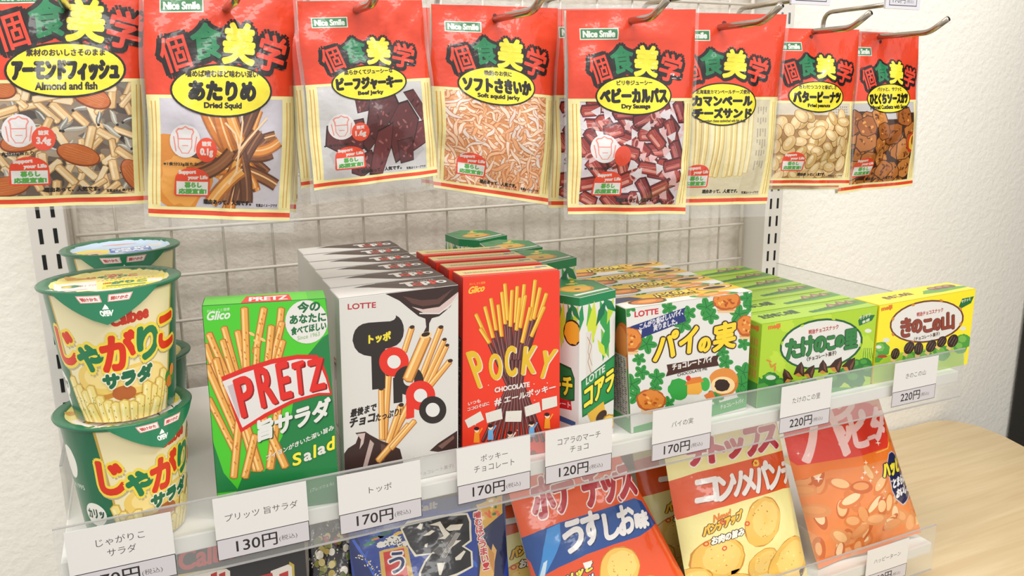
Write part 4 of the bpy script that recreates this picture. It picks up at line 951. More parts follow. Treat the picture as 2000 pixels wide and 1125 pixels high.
            if rn.random() < .35: s.ell(x + dx * 1.05, y + dy * 1.05, 2.2, 4, '#C88478', math.degrees(a)); s.ell(x + dx * 1.08, y + dy * 1.08, 1.3, 2.8, '#7A2A28', math.degrees(a))
    elif kind == 'cheese':
        s.rect(x0, y0, x1, y1, '#DFD3A6'); s.rect(x0, y1 - 16, x1, y1, '#D9D0B0'); s.rect(x1 - 20, y0, x1, y1, '#D3C8A8')
        for k in range(11):
            x = 22 + k * 5.1 + rn.uniform(-.6, .6); x2 = x + rn.uniform(-1.5, 1.5)
            s.stick(x, y0 + rn.uniform(0, 6), x2, y1 - 17 + rn.uniform(-3, 2), 4.6, *rn.choice([('#EFDC9C', '#C9AE68', '#F8EFC8'), ('#E9D28E', '#BFA25E', '#F6EABC'), ('#F1E3B0', '#CDB678', '#FAF3D6')]))
        for k in range(24): s.rect(79 + (k % 4) * 2.6, y0 + 6 + (k // 4) * 9, 80.2 + (k % 4) * 2.6, y0 + 6 + (k // 4) * 9 + rn.uniform(3, 8), '#A9A08C', L=s.L)
    elif kind == 'peanut':
        s.rect(x0, y0, x1, y0 + 18, '#D3C8B4'); s.rect(x0, y0 + 12, x1, y1, '#A8804E')
        for k in range(40): s.rect(66 + (k % 8) * 2.8, y0 + 3 + (k // 8) * 2.6, 67.6 + (k % 8) * 2.8, y0 + 4.6 + (k // 8) * 2.6, '#9A948C', L=s.L)
        for x, y in grid(8, 9, .8):
            if y < y0 + 13: continue
            a = rn.uniform(0, 180); rx, ry = rn.uniform(7.5, 9), rn.uniform(4.8, 6); c = rn.choice(['#D9B57A', '#CFA868', '#E0C08A'])
            s.ell(x, y, rx, ry, '#8A6234', a); s.ell(x, y - .2, rx * .93, ry * .9, c, a); s.ell(x - 1, y - 1.2, rx * .55, ry * .42, '#EBD4A4', a)
            if rn.random() < .4: r = math.radians(a); s.line([(x - rx * .7 * math.cos(r), y - rx * .7 * math.sin(r)), (x + rx * .7 * math.cos(r), y + rx * .7 * math.sin(r))], .7, '#A97E48', taper=True)
    elif kind == 'cutlet':
        s.rect(x0, y0, x1, y1, '#D3CFCE'); s.rect(x0, y0 + 17, x1, y1, '#3E2415'); s.ell(88, y0 + 16, 22, 5, '#3E2415'); s.ell(20, y0 + 14, 22, 6, '#3E2415')
        for x, y in grid(5, 6, .9):
            y = y + 6; a = rn.uniform(0, 2 * PI); r = rn.uniform(9, 12.5); q = [(x + r * rn.uniform(.8, 1.1) * math.cos(a + k * PI / 2 + o), y + r * rn.uniform(.8, 1.1) * math.sin(a + k * PI / 2 + o)) for k in range(4) for o in (-.25, .3)]
            c = np.array([x, y]); s.poly([tuple(c + (np.array(p) - c) * 1.1) for p in q], '#4A2812'); s.poly(q, rn.choice(['#B06A2C', '#9E5A24', '#BE7A38']))
            for k in range(10): s.ell(x + rn.uniform(-.55, .55) * r, y + rn.uniform(-.55, .55) * r, rn.uniform(1, 2.6), rn.uniform(.6, 1.4), rn.choice(['#6E3A16', '#D8944A', '#84481C', '#5A2C10']), rn.uniform(0, 180))
        s.ell(90, 110, 10, 11, '#C8361E'); s.ell(90, 110, 7, 8, '#E9C23A'); s.ell(91, 108, 4, 5, '#A83A1C')
def pouch_art(kind, name, sub, eng, hdr=67, dx=0, dy=0, ey=0, gs=1.0, chef=None, two=None, rnds=1, ery=15.3, small='', erx=30):
    s = Sheet(W_, H_); rn = random.Random(rnds); s.fill('#EFE3A2')
    wx0, wx1 = (8, 91)
    foods(s, kind, wx0, hdr + 2, wx1, 150, rn)
    top = s.L + 1; s.L = top
    s.rect(0, hdr, wx0, 158, '#EFE3A2', L=top); s.rect(wx1, hdr, 100, 158, '#EFE3A2', L=top); s.rect(0, 150, 100, 158, '#EFE3A2', L=top); s.rect(0, hdr, 100, hdr + 2.2, '#EFE3A2', L=top)
    for x in (2.6, 5.0, 94, 96.6): s.rect(x, hdr + 4, x + .7, 149, '#D9A24A', L=top + 1)
    s.rect(0, 152.2, 100, 155.4, '#DC4522'); s.rect(0, 0, 100, hdr, '#DF4325')
    s.rect(9.5, 13.4, 37, 22, '#E8EFE2'); s.rect(10.2, 14.1, 36.3, 21.3, '#3F7A4C'); s.text('Nice Smile', 12, 20, 34.5, 20, 4.6, '#EEF3EA', .35)
    s.ell(48.2, 7.9, 1.9, 1.9, '#5E120C')
    g = lambda x, y: (49 + dx + (x - 49) * gs, 41 + dy + (y - 41) * gs)
    glyph = (('個', 22, 44, 15, 20, -17, '#E0452E'), ('食', 40, 37, 17, 20, -6, '#1E7A4C'), ('美', 59, 38.5, 18, 22, 4, '#F2E03A'), ('学', 79, 43.5, 17, 20, 15, '#E0452E'))
    for L, col in ((top + 6, '#1C1413'), (top + 40, None)):
        for ch, x, y, w, h, a, c in glyph:
            x, y = g(x, y); w, h = w * gs, h * gs; r = math.radians(a); e = np.array([math.cos(r), math.sin(r)]); u = np.array([math.sin(r), -math.cos(r)])
            p0 = np.array([x, y]) - e * w / 2 - u * h / 2; p1 = p0 + e * w
            s.text(ch, *p0, *p1, h, col or c, (3.2 if col else {'個': .3, '食': .7, '美': 1.0, '学': .6}[ch]) * gs, rot=True, L=L)
            if col: s.text(ch, *(p0 + [.5, 1.4]), *(p1 + [.5, 1.4]), h, col, 2.4 * gs, rot=True, L=L)
    ex, eyy = 49 + dx, 64 + dy + ey; s.L = top + 45
    s.ell(ex, eyy, erx * gs, ery * gs, '#1C1413', L=top + 20, n=40); s.ell(ex, eyy, (erx - 1.2) * gs, (ery - 1.2) * gs, '#F1E036', L=top + 21, n=40)
    lt = top + 60
    wd = lambda t, k: min(len(t) * k, erx * 1.72) * gs / 2
    if two:
        for q, t in enumerate(two): s.text(t, ex - 25 * gs, eyy + 1 + q * 10 * gs, ex + 25 * gs, eyy + 1 + q * 10 * gs, 7.6 * gs, '#17120F', .75, L=lt)
        s.text(sub, ex - 22, eyy - 8.6 * gs, ex + 22, eyy - 8.6 * gs, 3.4, '#3A3020', .15, L=lt); s.text(eng, ex - 20, eyy + 14.6, ex + 20, eyy + 14.6, 2.4, '#3A3020', .1, L=lt)
    else:
        a = wd(name, 9.6); s.text(name, ex - a, eyy + 5.2 * gs, ex + a, eyy + 5.2 * gs, 10 * gs, '#17120F', .85 * gs, L=lt)
        a = wd(sub, 3.5); s.text(sub, ex - a, eyy - 7.6 * gs, ex + a, eyy - 7.6 * gs, 3.7 * gs, '#3A3020', .2, L=lt)
        a = wd(eng, 2.0); s.text(eng, ex - a, eyy + 10.8 * gs, ex + a, eyy + 10.8 * gs, 4 * gs, '#2A2018', .3, L=lt)
    s.L = lt + 20
    if chef is not None:
        s.ell(24, 105, 10, 11, '#F1ECEA'); 
        s.poly([(18.6, 101), (17.6, 98.4), (19.4, 96.6), (22, 96.4), (24, 95), (26.4, 96.4), (29, 96.8), (30, 99), (28.8, 101.4), (28.6, 104), (19, 104)], '#E08A7C'); s.poly([(19.6, 100.6), (18.8, 98.6), (20, 97.6), (22.4, 97.4), (24, 96), (26, 97.4), (28.4, 97.8), (29, 99), (28, 101), (27.8, 103.2), (19.8, 103.2)], '#F1ECEA')
        s.line([(19.4, 104), (19.6, 109), (22, 113), (26, 113), (28.2, 109), (28.4, 104)], .7, '#E08A7C'); s.line([(22, 108), (26, 108)], .6, '#E08A7C'); s.line([(16.5, 102), (18, 112)], .8, '#E08A7C'); s.line([(31.5, 102), (30, 112)], .8, '#E08A7C')
        s.ell(38, 110.5, 7, 8, '#E0492C')
        if chef: s.text('糖質', 35, 108, 41, 108, 3, '#F6E2D8', .15); s.text(chef, 34, 115, 42, 115, 5.4, '#F6E2D8', .35)
        s.text('※1食分23g当たり', 10, 122, 32, 121.5, 2.6, '#2A2420', .1)
    a = np.linspace(PI, 2 * PI, 16)
    s.poly([(29 + 11.5 * math.cos(t), 131 + 8.5 * math.sin(t)) for t in a] + [(41, 141), (40, 142.4), (18, 142.4), (17, 141)], '#E2472B')
    s.text('Support', 20, 127.6, 31, 127, 3, '#F8E6DC', .3); s.text('your Life', 26, 131, 39, 130.6, 3, '#F8E6DC', .3)
    s.rect(18.4, 132, 39.6, 141.2, '#F4F3EC'); s.text('暮らし', 24, 136.2, 35, 136, 3.6, '#56A548', .3); s.text('応援宣言!', 20, 140.6, 38.5, 140.4, 3.4, '#56A548', .3)
    s.text('理由あって、人気です。', 37, 147.5, 70, 147.5, 3.2, '#231C18', .22); s.text('写真はイメージです', 74, 148.6, 90, 148.6, 2.2, '#231C18', .1)
    return s
def hang(name, q, y, sheet, label, bulge, seed, back='#D9D2C6', hem_bottom=0.012, group=None, tilt=0.0, edge=0.003):
    c4 = [(x, y + tilt * (0.39 - z), z) for x, z in q]
    org = np.array([(q[0][0] + q[1][0]) / 2, y, HZ])
    fn = pouch(c4, (0, -1, 0), bulge * 1.45, seed, 0.0014, 0.66, 0.55, edge, hem=0.03)
    m = Mesh(); m.add(*sheet.build(fn, 18, 28, eps=4e-6))
    cb_ = [np.array(p) + np.array([0, .0032, 0]) for p in c4]
    m.surf_patch(pouch(cb_, (0, 1, 0), bulge * .5, seed, 0.0, 0.66, 0.55, edge, hem=0.03, flip=-1), 10, 14, back)
    o = m.make(name, M_FILM, None, tuple(org)); tag(o, label, 'snack bag', group)
    # clear film margin round the print: top lip, sides and bottom seal
    s = Mesh(); hh = np.linalg.norm(np.array(c4[0]) - np.array(c4[3])); kb, kt, ks = hem_bottom / hh, .0035 / hh, .03
    def strip(u0, u1, v0, v1, nu, nv):
        s.surf_patch(lambda u, v: fn(u0 + (u1 - u0) * u, v0 + (v1 - v0) * v), nu, nv, '#FFFFFF')
    strip(-ks, 1 + ks, -kt, 0, 18, 1); strip(-ks, 1 + ks, 1, 1 + kb, 18, 2); strip(-ks, 0, 0, 1, 1, 28); strip(1, 1 + ks, 0, 1, 1, 28)
    s.make('clear_film_margin', M_CELLO, o, tuple(org))
    return o
BAGS = [
    ('almond', dict(kind='almond', name='アーモンドフィッシュ', sub='素材のおいしさそのまま', eng='Almond and fish', hdr=71.5, dx=3, dy=-4.5, ey=6, gs=1.2, chef='3.4g'), [(-0.2079, 0.4116), (-0.1155, 0.4163), (-0.1271, 0.2645), (-0.2256, 0.2674)], 0.035, 0.009,
     'red snack bag of almonds and small dried fish, cut off at the left edge', 1, 0.002),
    ('squid', dict(kind='squid', name='あたりめ', sub='噛めば噛むほど味わい深い', eng='Dried Squid', hdr=75, dx=0, dy=4, ey=4, gs=1.13, chef='0.1g'), [(-0.1153, 0.4094), (-0.019, 0.414), (-0.0354, 0.2474), (-0.1279, 0.2572)], 0.02, 0.008,
     'red snack bag of brown dried squid strips between the almond bag and the beef bag', 2, 0.008),
    ('jerky', dict(kind='jerky', name='ビーフジャーキー', sub='柔らかくてジューシーな', eng='Beef Jerky', hdr=68, dx=0, dy=4.2, ey=1, gs=1.0, chef='1.6g'), [(-0.0239, 0.3964), (0.0633, 0.4003), (0.071, 0.2769), (-0.0207, 0.2706)], 0.0, 0.005,
     'red snack bag of dark beef jerky chunks hanging third from the left', 3, 0.01),
    ('shred', dict(kind='shred', name='ソフトさきいか', sub='晩酌のお供に', eng='Soft squid jerky', hdr=68.5, dx=0, dy=0, ey=.5, gs=1.05), [(0.0814, 0.4015), (0.1891, 0.4022), (0.1802, 0.2443), (0.0791, 0.2644)], 0.032, 0.008,
     'red snack bag of pale pink shredded squid strands', 4, 0.002),
    ('sausage', dict(kind='sausage', name='ベビーカルパス', sub='ピリ辛ジューシー', eng='Dry Sausage', hdr=66.3, chef=''), [(0.1857, 0.3986), (0.3096, 0.4034), (0.3075, 0.2302), (0.1889, 0.2383)], 0.012, 0.007,
     'red snack bag of small wrapped dry sausages, foremost on its hook', 5, 0.005),
    ('cheese', dict(kind='cheese', name='', sub='北海道産カマンベールチーズ使用', eng='Camembert cheese sandwiched with fish sheet', two=('カマンベール', 'チーズサンド'), hdr=67, dx=-2, dy=2, ey=7, gs=.98, ery=18), [(0.2935, 0.4031), (0.4354, 0.4058), (0.425, 0.2289), (0.2968, 0.2351)], 0.04, 0.007,
     'red snack bag with clear window of pale cheese sticks', 6, 0.012),
    ('peanut', dict(kind='peanut', name='バターピーナツ', sub='きわだつコクと香ばしさ', eng='Fried peanuts', hdr=71, dx=2, dy=-1, ey=4, gs=1.02), [(0.4163, 0.3942), (0.5395, 0.3953), (0.543, 0.2397), (0.4262, 0.246)], 0.05, 0.009,
     'red snack bag of tan peanuts with a wavy bottom edge', 7, 0.0015),
    ('cutlet', dict(kind='cutlet', name='ひとくちソースカツ', sub='パリッと、サクッと', eng='Minced Cutlets with Sauce', hdr=66, dx=7, dy=0, ey=0, gs=.97), [(0.5514, 0.3955), (0.6652, 0.3954), (0.6784, 0.2296), (0.5599, 0.227)], 0.083, 0.009,
     'red snack bag of brown sauce cutlets hanging last at the right end', 8, 0.0015)]
BACKS = {'almond': [((0.0125, 0.024, 0.0), 0.0, 'cream striped bag edge showing behind the almond and fish bag')],
         'squid': [((0.009, 0.023, 0.003), 0.0, 'bag with cream and orange stripes directly behind the dried squid bag'), ((0.0145, 0.046, 0.008), 0.0, 'bag farthest back behind the dried squid bag, only its right edge showing')],
         'jerky': [((-0.005, 0.021, 0.0), 0.0, 'bag behind the beef jerky bag, showing a cream striped left edge')],
         'shred': [((-0.0015, 0.024, 0.0), 0.0, 'bag behind the pale shredded squid bag, a dark red left edge showing')],
         'sausage': [((-0.006, 0.024, 0.003), 0.0, 'sausage bag right behind the foremost sausage bag, showing at its left')],
         'cheese': [((0.003, 0.014, 0.002), 0.02, 'bag hidden behind the cheese stick bag on the same hook')],
         'peanut': [((0.012, 0.025, -0.007), 0.0, 'bag behind the peanut bag, its dark lower edge showing')],
         'cutlet': [((0.002, 0.025, 0.004), 0.0, 'bag behind the cutlet bag with a white top edge')]}
for key, art, q, y, bulge, label, seed, hb_ in BAGS:
    sh = pouch_art(rnds=seed, **art)
    o = hang('snack_bag', q, y, sh, label, bulge, seed, hem_bottom=hb_, group='snack bags hanging on the peg hooks')
    for d, rz, lab in BACKS[key]:
        if key == 'cheese': continue
        c = clone(o, d, rz); c['label'] = lab
PAPER[0] = 1.0
# ================================================================== bags leaning on the lower shelf
C9 = (980, 820, 3.6875); C10 = (1260, 780, 3.2617); C11 = (660, 900, 5.0); C12 = (330, 900, 5.0)
def pillow(q, sheet, label, bulge, seed, back='#B9B5B0', mat=None, peak=0.62, wr=0.0012, cut=(12, 18), group='snack bags leaning on the lower shelf'):
    c = [np.array(p, float) for p in q]
    n = np.cross(c[3] - c[0], c[1] - c[0]); n /= np.linalg.norm(n)
    if n[1] > 0: n = -n
    off = np.array([0, 0, -0.1898 - min(c[2][2], c[3][2])]) if min(c[2][2], c[3][2]) < -0.1898 else np.zeros(3)
    m = Mesh(); m.add(*sheet.build(pouch(c, n, bulge, seed, wr, peak, 0.6, 0.004, hem=0.05), *cut, eps=4e-6))
    m.surf_patch(pouch(c, -n, bulge * .6, seed, 0.0, peak, 0.6, 0.004, hem=0.05, flip=-1), 10, 14, back)
    P = np.vstack(m.P); org = P.mean(0); org[2] = P[:, 2].min()
    o = m.make('snack_bag', mat or M_FOIL, None, tuple(org)); return tag(o, label, 'snack bag', group)
def chip(s, x, y, rx, ry, a, rn, L=None):
    s.ell(x, y, rx, ry, '#C98A2C', a, wob=.03, rnd=rn); s.ell(x, y, rx * .96, ry * .96, '#EBBE58', a, wob=.03, rnd=rn); s.ell(x + rx * .1, y - ry * .1, rx * .72, ry * .7, '#F2CE72', a, wob=.05, rnd=rn)
    for k in range(14): s.ell(x + rn.uniform(-.65, .65) * rx, y + rn.uniform(-.65, .65) * ry, rx * rn.uniform(.02, .06), ry * .03, rn.choice(['#D9A23E', '#C98A34', '#F7DD94']), rn.uniform(0, 180), L=s.L + (k == 0))

# orange and blue chip bag
qU = [(985, 930), (1205, 880), (1375, 1200), (1075, 1262)]
s = Sheet(quad=qU); s.fill('#E4521F'); s.tr = C9; rn = random.Random(41)
s.poly([(-60, 330), (900, 250), (980, 560), (140, 800), (60, 700)], '#E85A20')
for x, y, rx, ry in ((740, 960, 150, 155), (520, 1180, 120, 90), (960, 1150, 130, 120), (620, 1420, 200, 160), (1050, 1400, 160, 160)): chip(s, x, y, rx, ry, 10, rn)
s.poly([(60, 770), (210, 700), (350, 650), (600, 585), (900, 500), (960, 520), (1060, 670), (900, 745), (700, 790), (500, 850), (330, 930), (210, 1005), (170, 900)], '#1F4C94')
s.poly([(260, 690), (350, 655), (345, 760), (300, 870), (250, 985), (215, 1000), (235, 800)], '#3E8FD8'); s.poly([(238, 900), (262, 880), (250, 985), (222, 998)], '#CDE2F2')
for k, (ch, x0, y0, x1, y1, h) in enumerate((('ポ', 190, 640, 330, 590, 230), ('テ', 330, 600, 470, 560, 220), ('ト', 480, 590, 540, 560, 200), ('チ', 540, 560, 670, 530, 200), ('ッ', 680, 530, 770, 505, 140), ('プ', 770, 520, 880, 490, 190), ('ス', 800, 505, 930, 470, 180))):
    if k in (2,): continue
    s.text(ch, x0, y0, x1, y1, h, '#B9222E', 11, out='#F3ECE6', ow=19)
for ch, x0, y0, x1, y1, h in (('う', 365, 850, 490, 800, 185), ('す', 495, 795, 610, 765, 190), ('し', 640, 762, 745, 738, 155), ('お', 745, 738, 870, 705, 175), ('味', 880, 705, 985, 680, 105)): s.text(ch, x0, y0, x1, y1, h, '#EDEBEA', 9, sh=('#16305E', 8, 5))
s.text('パリッと', 312, 1090, 540, 950, 60, '#F2DC3E', 5, out='#1E2A5A', ow=11); s.text('おいしい!', 350, 1140, 548, 1020, 46, '#F4F0EA', 3.5, out='#1E2A5A', ow=9); s.poly([(478, 905), (540, 890), (530, 935), (495, 945)], '#F4F0EA')
pillow([(0.161, 0.0882, -0.0244), (0.2889, 0.0886, -0.0235), (0.3545, 0.0215, -0.1888), (0.1793, 0.0225, -0.1888)], s, 'orange and blue potato chip bag leaning on the lower shelf', 0.016, 11, '#A9A6A4')

# consomme chip bags: front one and two behind
qC = [(1290, 850), (1512, 800), (1590, 1150), (1352, 1190)]
s = Sheet(quad=qC); s.fill('#F1E79C'); s.tr = C10; rn = random.Random(43)
s.poly([(90, -60), (840, -120), (860, 330), (100, 520)], '#EFE6A0')
for x, y, rx, ry, a in ((690, 795, 130, 165, 15), (430, 1020, 165, 150, 30), (740, 1080, 110, 110, 0), (930, 1080, 140, 170, 20), (300, 1180, 120, 130, 0), (560, 1240, 160, 120, 0)): chip(s, x, y, rx, ry, a, rn)
s.poly([(120, 520), (300, 460), (600, 395), (920, 330), (1000, 590), (860, 590), (600, 640), (380, 690), (200, 750), (150, 640)], '#E0561C')
for ch, x0, y0, x1, y1, h in (('ポ', 120, 260, 250, 240, 240), ('テ', 380, 200, 520, 170, 190), ('チ', 250, 420, 380, 400, 150), ('ト', 380, 400, 470, 385, 150), ('ッ', 480, 380, 590, 360, 110), ('プ', 610, 370, 730, 345, 200), ('ス', 700, 345, 840, 315, 150)): s.text(ch, x0, y0, x1, y1, h, '#C0283A', 11, out='#F4EBE2', ow=20)
for ch, x0, y0, x1, y1, h in (('コ', 290, 655, 400, 635, 140), ('ン', 405, 640, 500, 620, 140), ('ソ', 490, 620, 560, 605, 140), ('メ', 560, 615, 640, 595, 145), ('パ', 650, 605, 745, 580, 175), ('ン', 750, 590, 845, 565, 155), ('チ', 860, 560, 960, 540, 150)): s.text(ch, x0, y0, x1, y1, h, '#F1EDE8', 9, sh=('#A83E14', 7, 5))
s.ell(663, 415, 26, 26, '#E0561C'); s.ell(663, 415, 24, 24, '#F2C838', wob=.25, rnd=rn); s.ell(663, 415, 10, 10, '#E0561C')
s.text('New!', 375, 775, 470, 740, 46, '#E2842E', 3); s.text('パンチアップ', 325, 860, 540, 765, 62, '#F2C23A', 4, out='#6A3A1A', ow=9); s.text('お肉の旨み', 370, 915, 555, 865, 48, '#F4EFE0', 3, out='#4A2C18', ow=8)
for x, y in ((340, 905), (445, 942), (572, 795), (425, 775)): s.ring(x, y, 8, 16, '#D9532A')
fc = pillow([(0.3443, 0.0908, -0.018), (0.5002, 0.0913, -0.0167), (0.4995, 0.022, -0.1888), (0.3431, 0.024, -0.1885)], s, 'yellow and orange consomme chip bag leaning on the lower shelf, foremost of its kind', 0.017, 12, '#C9B98E')
b2 = clone(fc, (-0.006, 0.056, 0.0), math.radians(-2)); b2['label'] = 'consomme chip bag directly behind the foremost one, its left side showing'
b3 = clone(fc, (-0.2, 0.05, 0.0), math.radians(2)); b3['label'] = 'yellow chip bag behind the orange and blue bag, its left edge showing'

# rice cracker bag
qH = [(1520, 805), (1712, 765), (1798, 1040), (1598, 1092)]
s = Sheet(quad=qH); s.fill('#E8894A'); s.tr = C10; rn = random.Random(47)
for k in range(60):
    x, y = rn.uniform(880, 1760), rn.uniform(420, 960); a = rn.uniform(0, 180)
    s.ell(x, y, rn.uniform(50, 85), rn.uniform(28, 42), rn.choice(['#D97B3C', '#C9662E', '#DE9258']), a); s.ell(x - 4, y - 6, rn.uniform(38, 60), rn.uniform(18, 28), rn.choice(['#EFBE86', '#E9A870', '#F4D2A4', '#E59A5E']), a)
s.poly([(850, 200), (1600, 120), (1620, 330), (1500, 360), (1300, 400), (1120, 420), (960, 480), (900, 400)], '#EE7A22')
s.poly([(860, -60), (1520, -140), (1530, 220), (1505, 292), (1300, 340), (1120, 365), (960, 390), (900, 340)], '#E23A26'); s.line([(1410, 325), (1500, 300), (1525, 260)], 6, '#F4C05A')
s.poly([(1060, 960), (1300, 940), (1500, 890), (1760, 830), (1800, 1000), (1080, 1080)], '#EE7420')
for ch, x0, y0, x1, y1, h in (('ハ', 985, 375, 1235, 330, 330), ('ッ', 1175, 280, 1265, 270, 110), ('ピ', 1275, 290, 1380, 275, 210), ('ー', 1372, 255, 1430, 240, 40), ('タ', 1420, 250, 1515, 230, 190), ('ー', 1440, 180, 1510, 160, 40), ('ン', 1180, 130, 1320, 110, 110)): s.text(ch, x0, y0, x1, y1, h, '#F8CFCB', 10)
s.poly([(1480, 380), (1500, 330), (1525, 315), (1560, 330), (1590, 350), (1640, 450), (1690, 570), (1665, 620), (1610, 660), (1545, 620), (1500, 560), (1478, 470)], '#C9C2D0'); s.poly([(1484, 382), (1503, 335), (1526, 322), (1558, 336), (1586, 356), (1636, 455), (1683, 570), (1660, 614), (1609, 652), (1550, 614), (1505, 556), (1484, 470)], '#1F2450')
s.text('ハッピー', 1445, 480, 1640, 425, 90, '#F4E23C', 6, out='#171A3C', ow=13); s.text('とまらない', 1512, 545, 1680, 500, 56, '#F1EFF2', 4, out='#171A3C', ow=8); s.text('おいしさ', 1545, 610, 1680, 570, 54, '#F1EFF2', 4, out='#171A3C', ow=8)
def spark(x, y, r, c='#FBE9DC'): s.poly([(x, y - r), (x + r * .2, y - r * .2), (x + r, y), (x + r * .2, y + r * .2), (x, y + r), (x - r * .2, y + r * .2), (x - r, y), (x - r * .2, y - r * .2)], c)
for x, y, r in ((1435, 265, 20), (1320, 440, 18), (1380, 410, 10), (1400, 440, 14), (1355, 490, 12), (1300, 470, 14), (1500, 500, 10), (1060, 470, 24), (960, 320, 10), (1330, 380, 16), (1450, 560, 8), (1410, 520, 8), (1440, 600, 9)): spark(x, y, r)
s.text('パウダー250%', 1100, 1000, 1300, 950, 20, '#C0501A', .8) if False else None
pillow([(0.5053, 0.0899, -0.0202), (0.66, 0.0896, -0.021), (0.6805, 0.025, -0.1825), (0.5187, 0.0275, -0.1885)], s, 'red and orange rice cracker bag at the right end of the lower shelf', 0.02, 13, '#D98A5A')

# blue bag with big black character
qB = [(680, 1000), (985, 955), (1000, 1290), (700, 1330)]
s = Sheet(quad=qB); s.fill('#1F3F9A'); s.tr = C11; rn = random.Random(53)
s.poly([(1230, 200), (1640, 120), (1660, 900), (1560, 1300), (1300, 1300), (1330, 800)], '#1C2450')
for k in range(60): s.ell(rn.uniform(100, 1600), rn.uniform(250, 1600), rn.uniform(20, 60), rn.uniform(8, 20), rn.choice(['#2A55B8', '#18307E', '#3A66C8']), rn.uniform(0, 180), L=1)
s.poly([(1290, 300), (1600, 220), (1610, 520), (1400, 680)], '#D9A93E', L=2)
for k in range(16): s.ell(rn.uniform(1330, 1590), rn.uniform(260, 560), rn.uniform(15, 30), 14, rn.choice(['#E86A3A', '#F2E8D0', '#3A7A4A', '#EFC850']), rn.uniform(0, 180), L=3)
s.poly([(110, 760), (160, 700), (330, 1125), (320, 1400), (200, 1400)], '#16286E', L=2); s.line([(150, 780), (250, 960), (330, 1130), (380, 1300)], 26, '#3A66D8', L=3)
for k in range(50): s.ell(200 + k * 4 + rn.uniform(-30, 40), 930 + k * 5 + rn.uniform(-30, 30), 10, 5, rn.choice(['#E8C65A', '#F4EAC8', '#1A2A5A']), rn.uniform(0, 180), L=4)
for x, y, rx, ry, c in ((360, 760, 70, 20, '#2A7A5A'), (290, 820, 60, 16, '#2F8A5E'), (440, 720, 60, 18, '#2A6A5A'), (500, 790, 80, 50, '#E9E6DC'), (400, 830, 50, 30, '#EFEBE0'), (590, 830, 50, 30, '#E4E0D6'), (345, 775, 40, 10, '#D9783A'), (550, 720, 50, 16, '#E9C24A')): s.ell(x, y, rx, ry, c, -20, wob=.15, rnd=rn, L=5)
for k in range(30): s.ell(rn.uniform(430, 600), rn.uniform(760, 860), 9, 5, '#2A2E4A', rn.uniform(0, 180), L=6)
s.poly([(570, 670), (640, 600), (980, 540), (1240, 520), (1275, 600), (1270, 800), (1190, 850), (1270, 900), (1270, 1050), (1100, 1130), (1000, 1160), (900, 1300), (700, 1400), (735, 1100), (790, 990), (840, 930), (700, 950), (640, 850)], '#E9E3CE', L=9); s.poly([(590, 680), (650, 620), (980, 560), (1228, 540), (1255, 610), (1250, 790), (1160, 850), (1250, 905), (1250, 1040), (1090, 1110), (990, 1140), (890, 1280), (740, 1380), (755, 1100), (805, 1000), (870, 915), (715, 930), (660, 850)], '#141313', L=10)
for p in ([(725, 665), (760, 625), (790, 625), (770, 690)], [(845, 640), (960, 605), (1010, 690), (1060, 740), (1000, 780), (930, 780), (985, 750), (940, 650)], [(1010, 680), (1060, 640), (1190, 630), (1150, 690), (1040, 700)], [(780, 750), (870, 690), (905, 700), (850, 740)], [(800, 830), (830, 820), (820, 860), (795, 855)], [(1085, 960), (1180, 890), (1200, 900), (1140, 980), (1090, 985)], [(905, 1010), (985, 1005), (940, 1125), (920, 1125)], [(850, 925), (900, 880), (1000, 860), (960, 800), (1160, 790), (1000, 900)]): s.poly(p, '#E9E4D4', L=11)
s.poly([(870, 900), (1090, 690), (1160, 730), (960, 960)], '#55534F', L=12)
for k in range(4): s.line([(940 + k * 16, 960), (1110 + k * 14, 720)], 5, '#CFCBC2', L=13)
s.poly([(375, 900), (420, 880), (600, 845), (640, 860), (690, 1200), (400, 1250)], '#D9B25A', L=14); s.poly([(412, 908), (602, 866), (640, 1200), (440, 1240)], '#CF2A22', L=15)
s.text('う', 465, 1120, 600, 1090, 200, '#EFECE4', 20, L=16); s.text('う', 465, 1120, 600, 1090, 200, '#1C2A66', 5, L=17)
for k, ch in enumerate('噛むほどうまい!'): s.text(ch, 1305 + k * 9, 580 + k * 72, 1375 + k * 9, 565 + k * 72, 66, '#C9282A', 3, out='#F1E9E2', ow=11, L=20 + k)
s.L = 40; s.poly([(1330, 820), (1390, 790), (1440, 850), (1470, 900), (1490, 825), (1530, 890), (1500, 1000), (1480, 1200), (1320, 1200), (1350, 1000)], '#DDB06A', L=18); s.poly([(1440, 860), (1500, 920), (1490, 1120), (1440, 1000)], '#C98E44', L=19)
s.text('Calbee', 700, 520, 1090, 430, 62, '#B9B2A6', 6)
pillow([(0.0092, 0.0943, -0.0293), (0.1617, 0.0904, -0.0391), (0.1413, 0.0323, -0.1842), (-0.0025, 0.041, -0.1626)], s, 'blue snack bag with one large black character on the lower shelf', 0.012, 14, '#2A3A70')

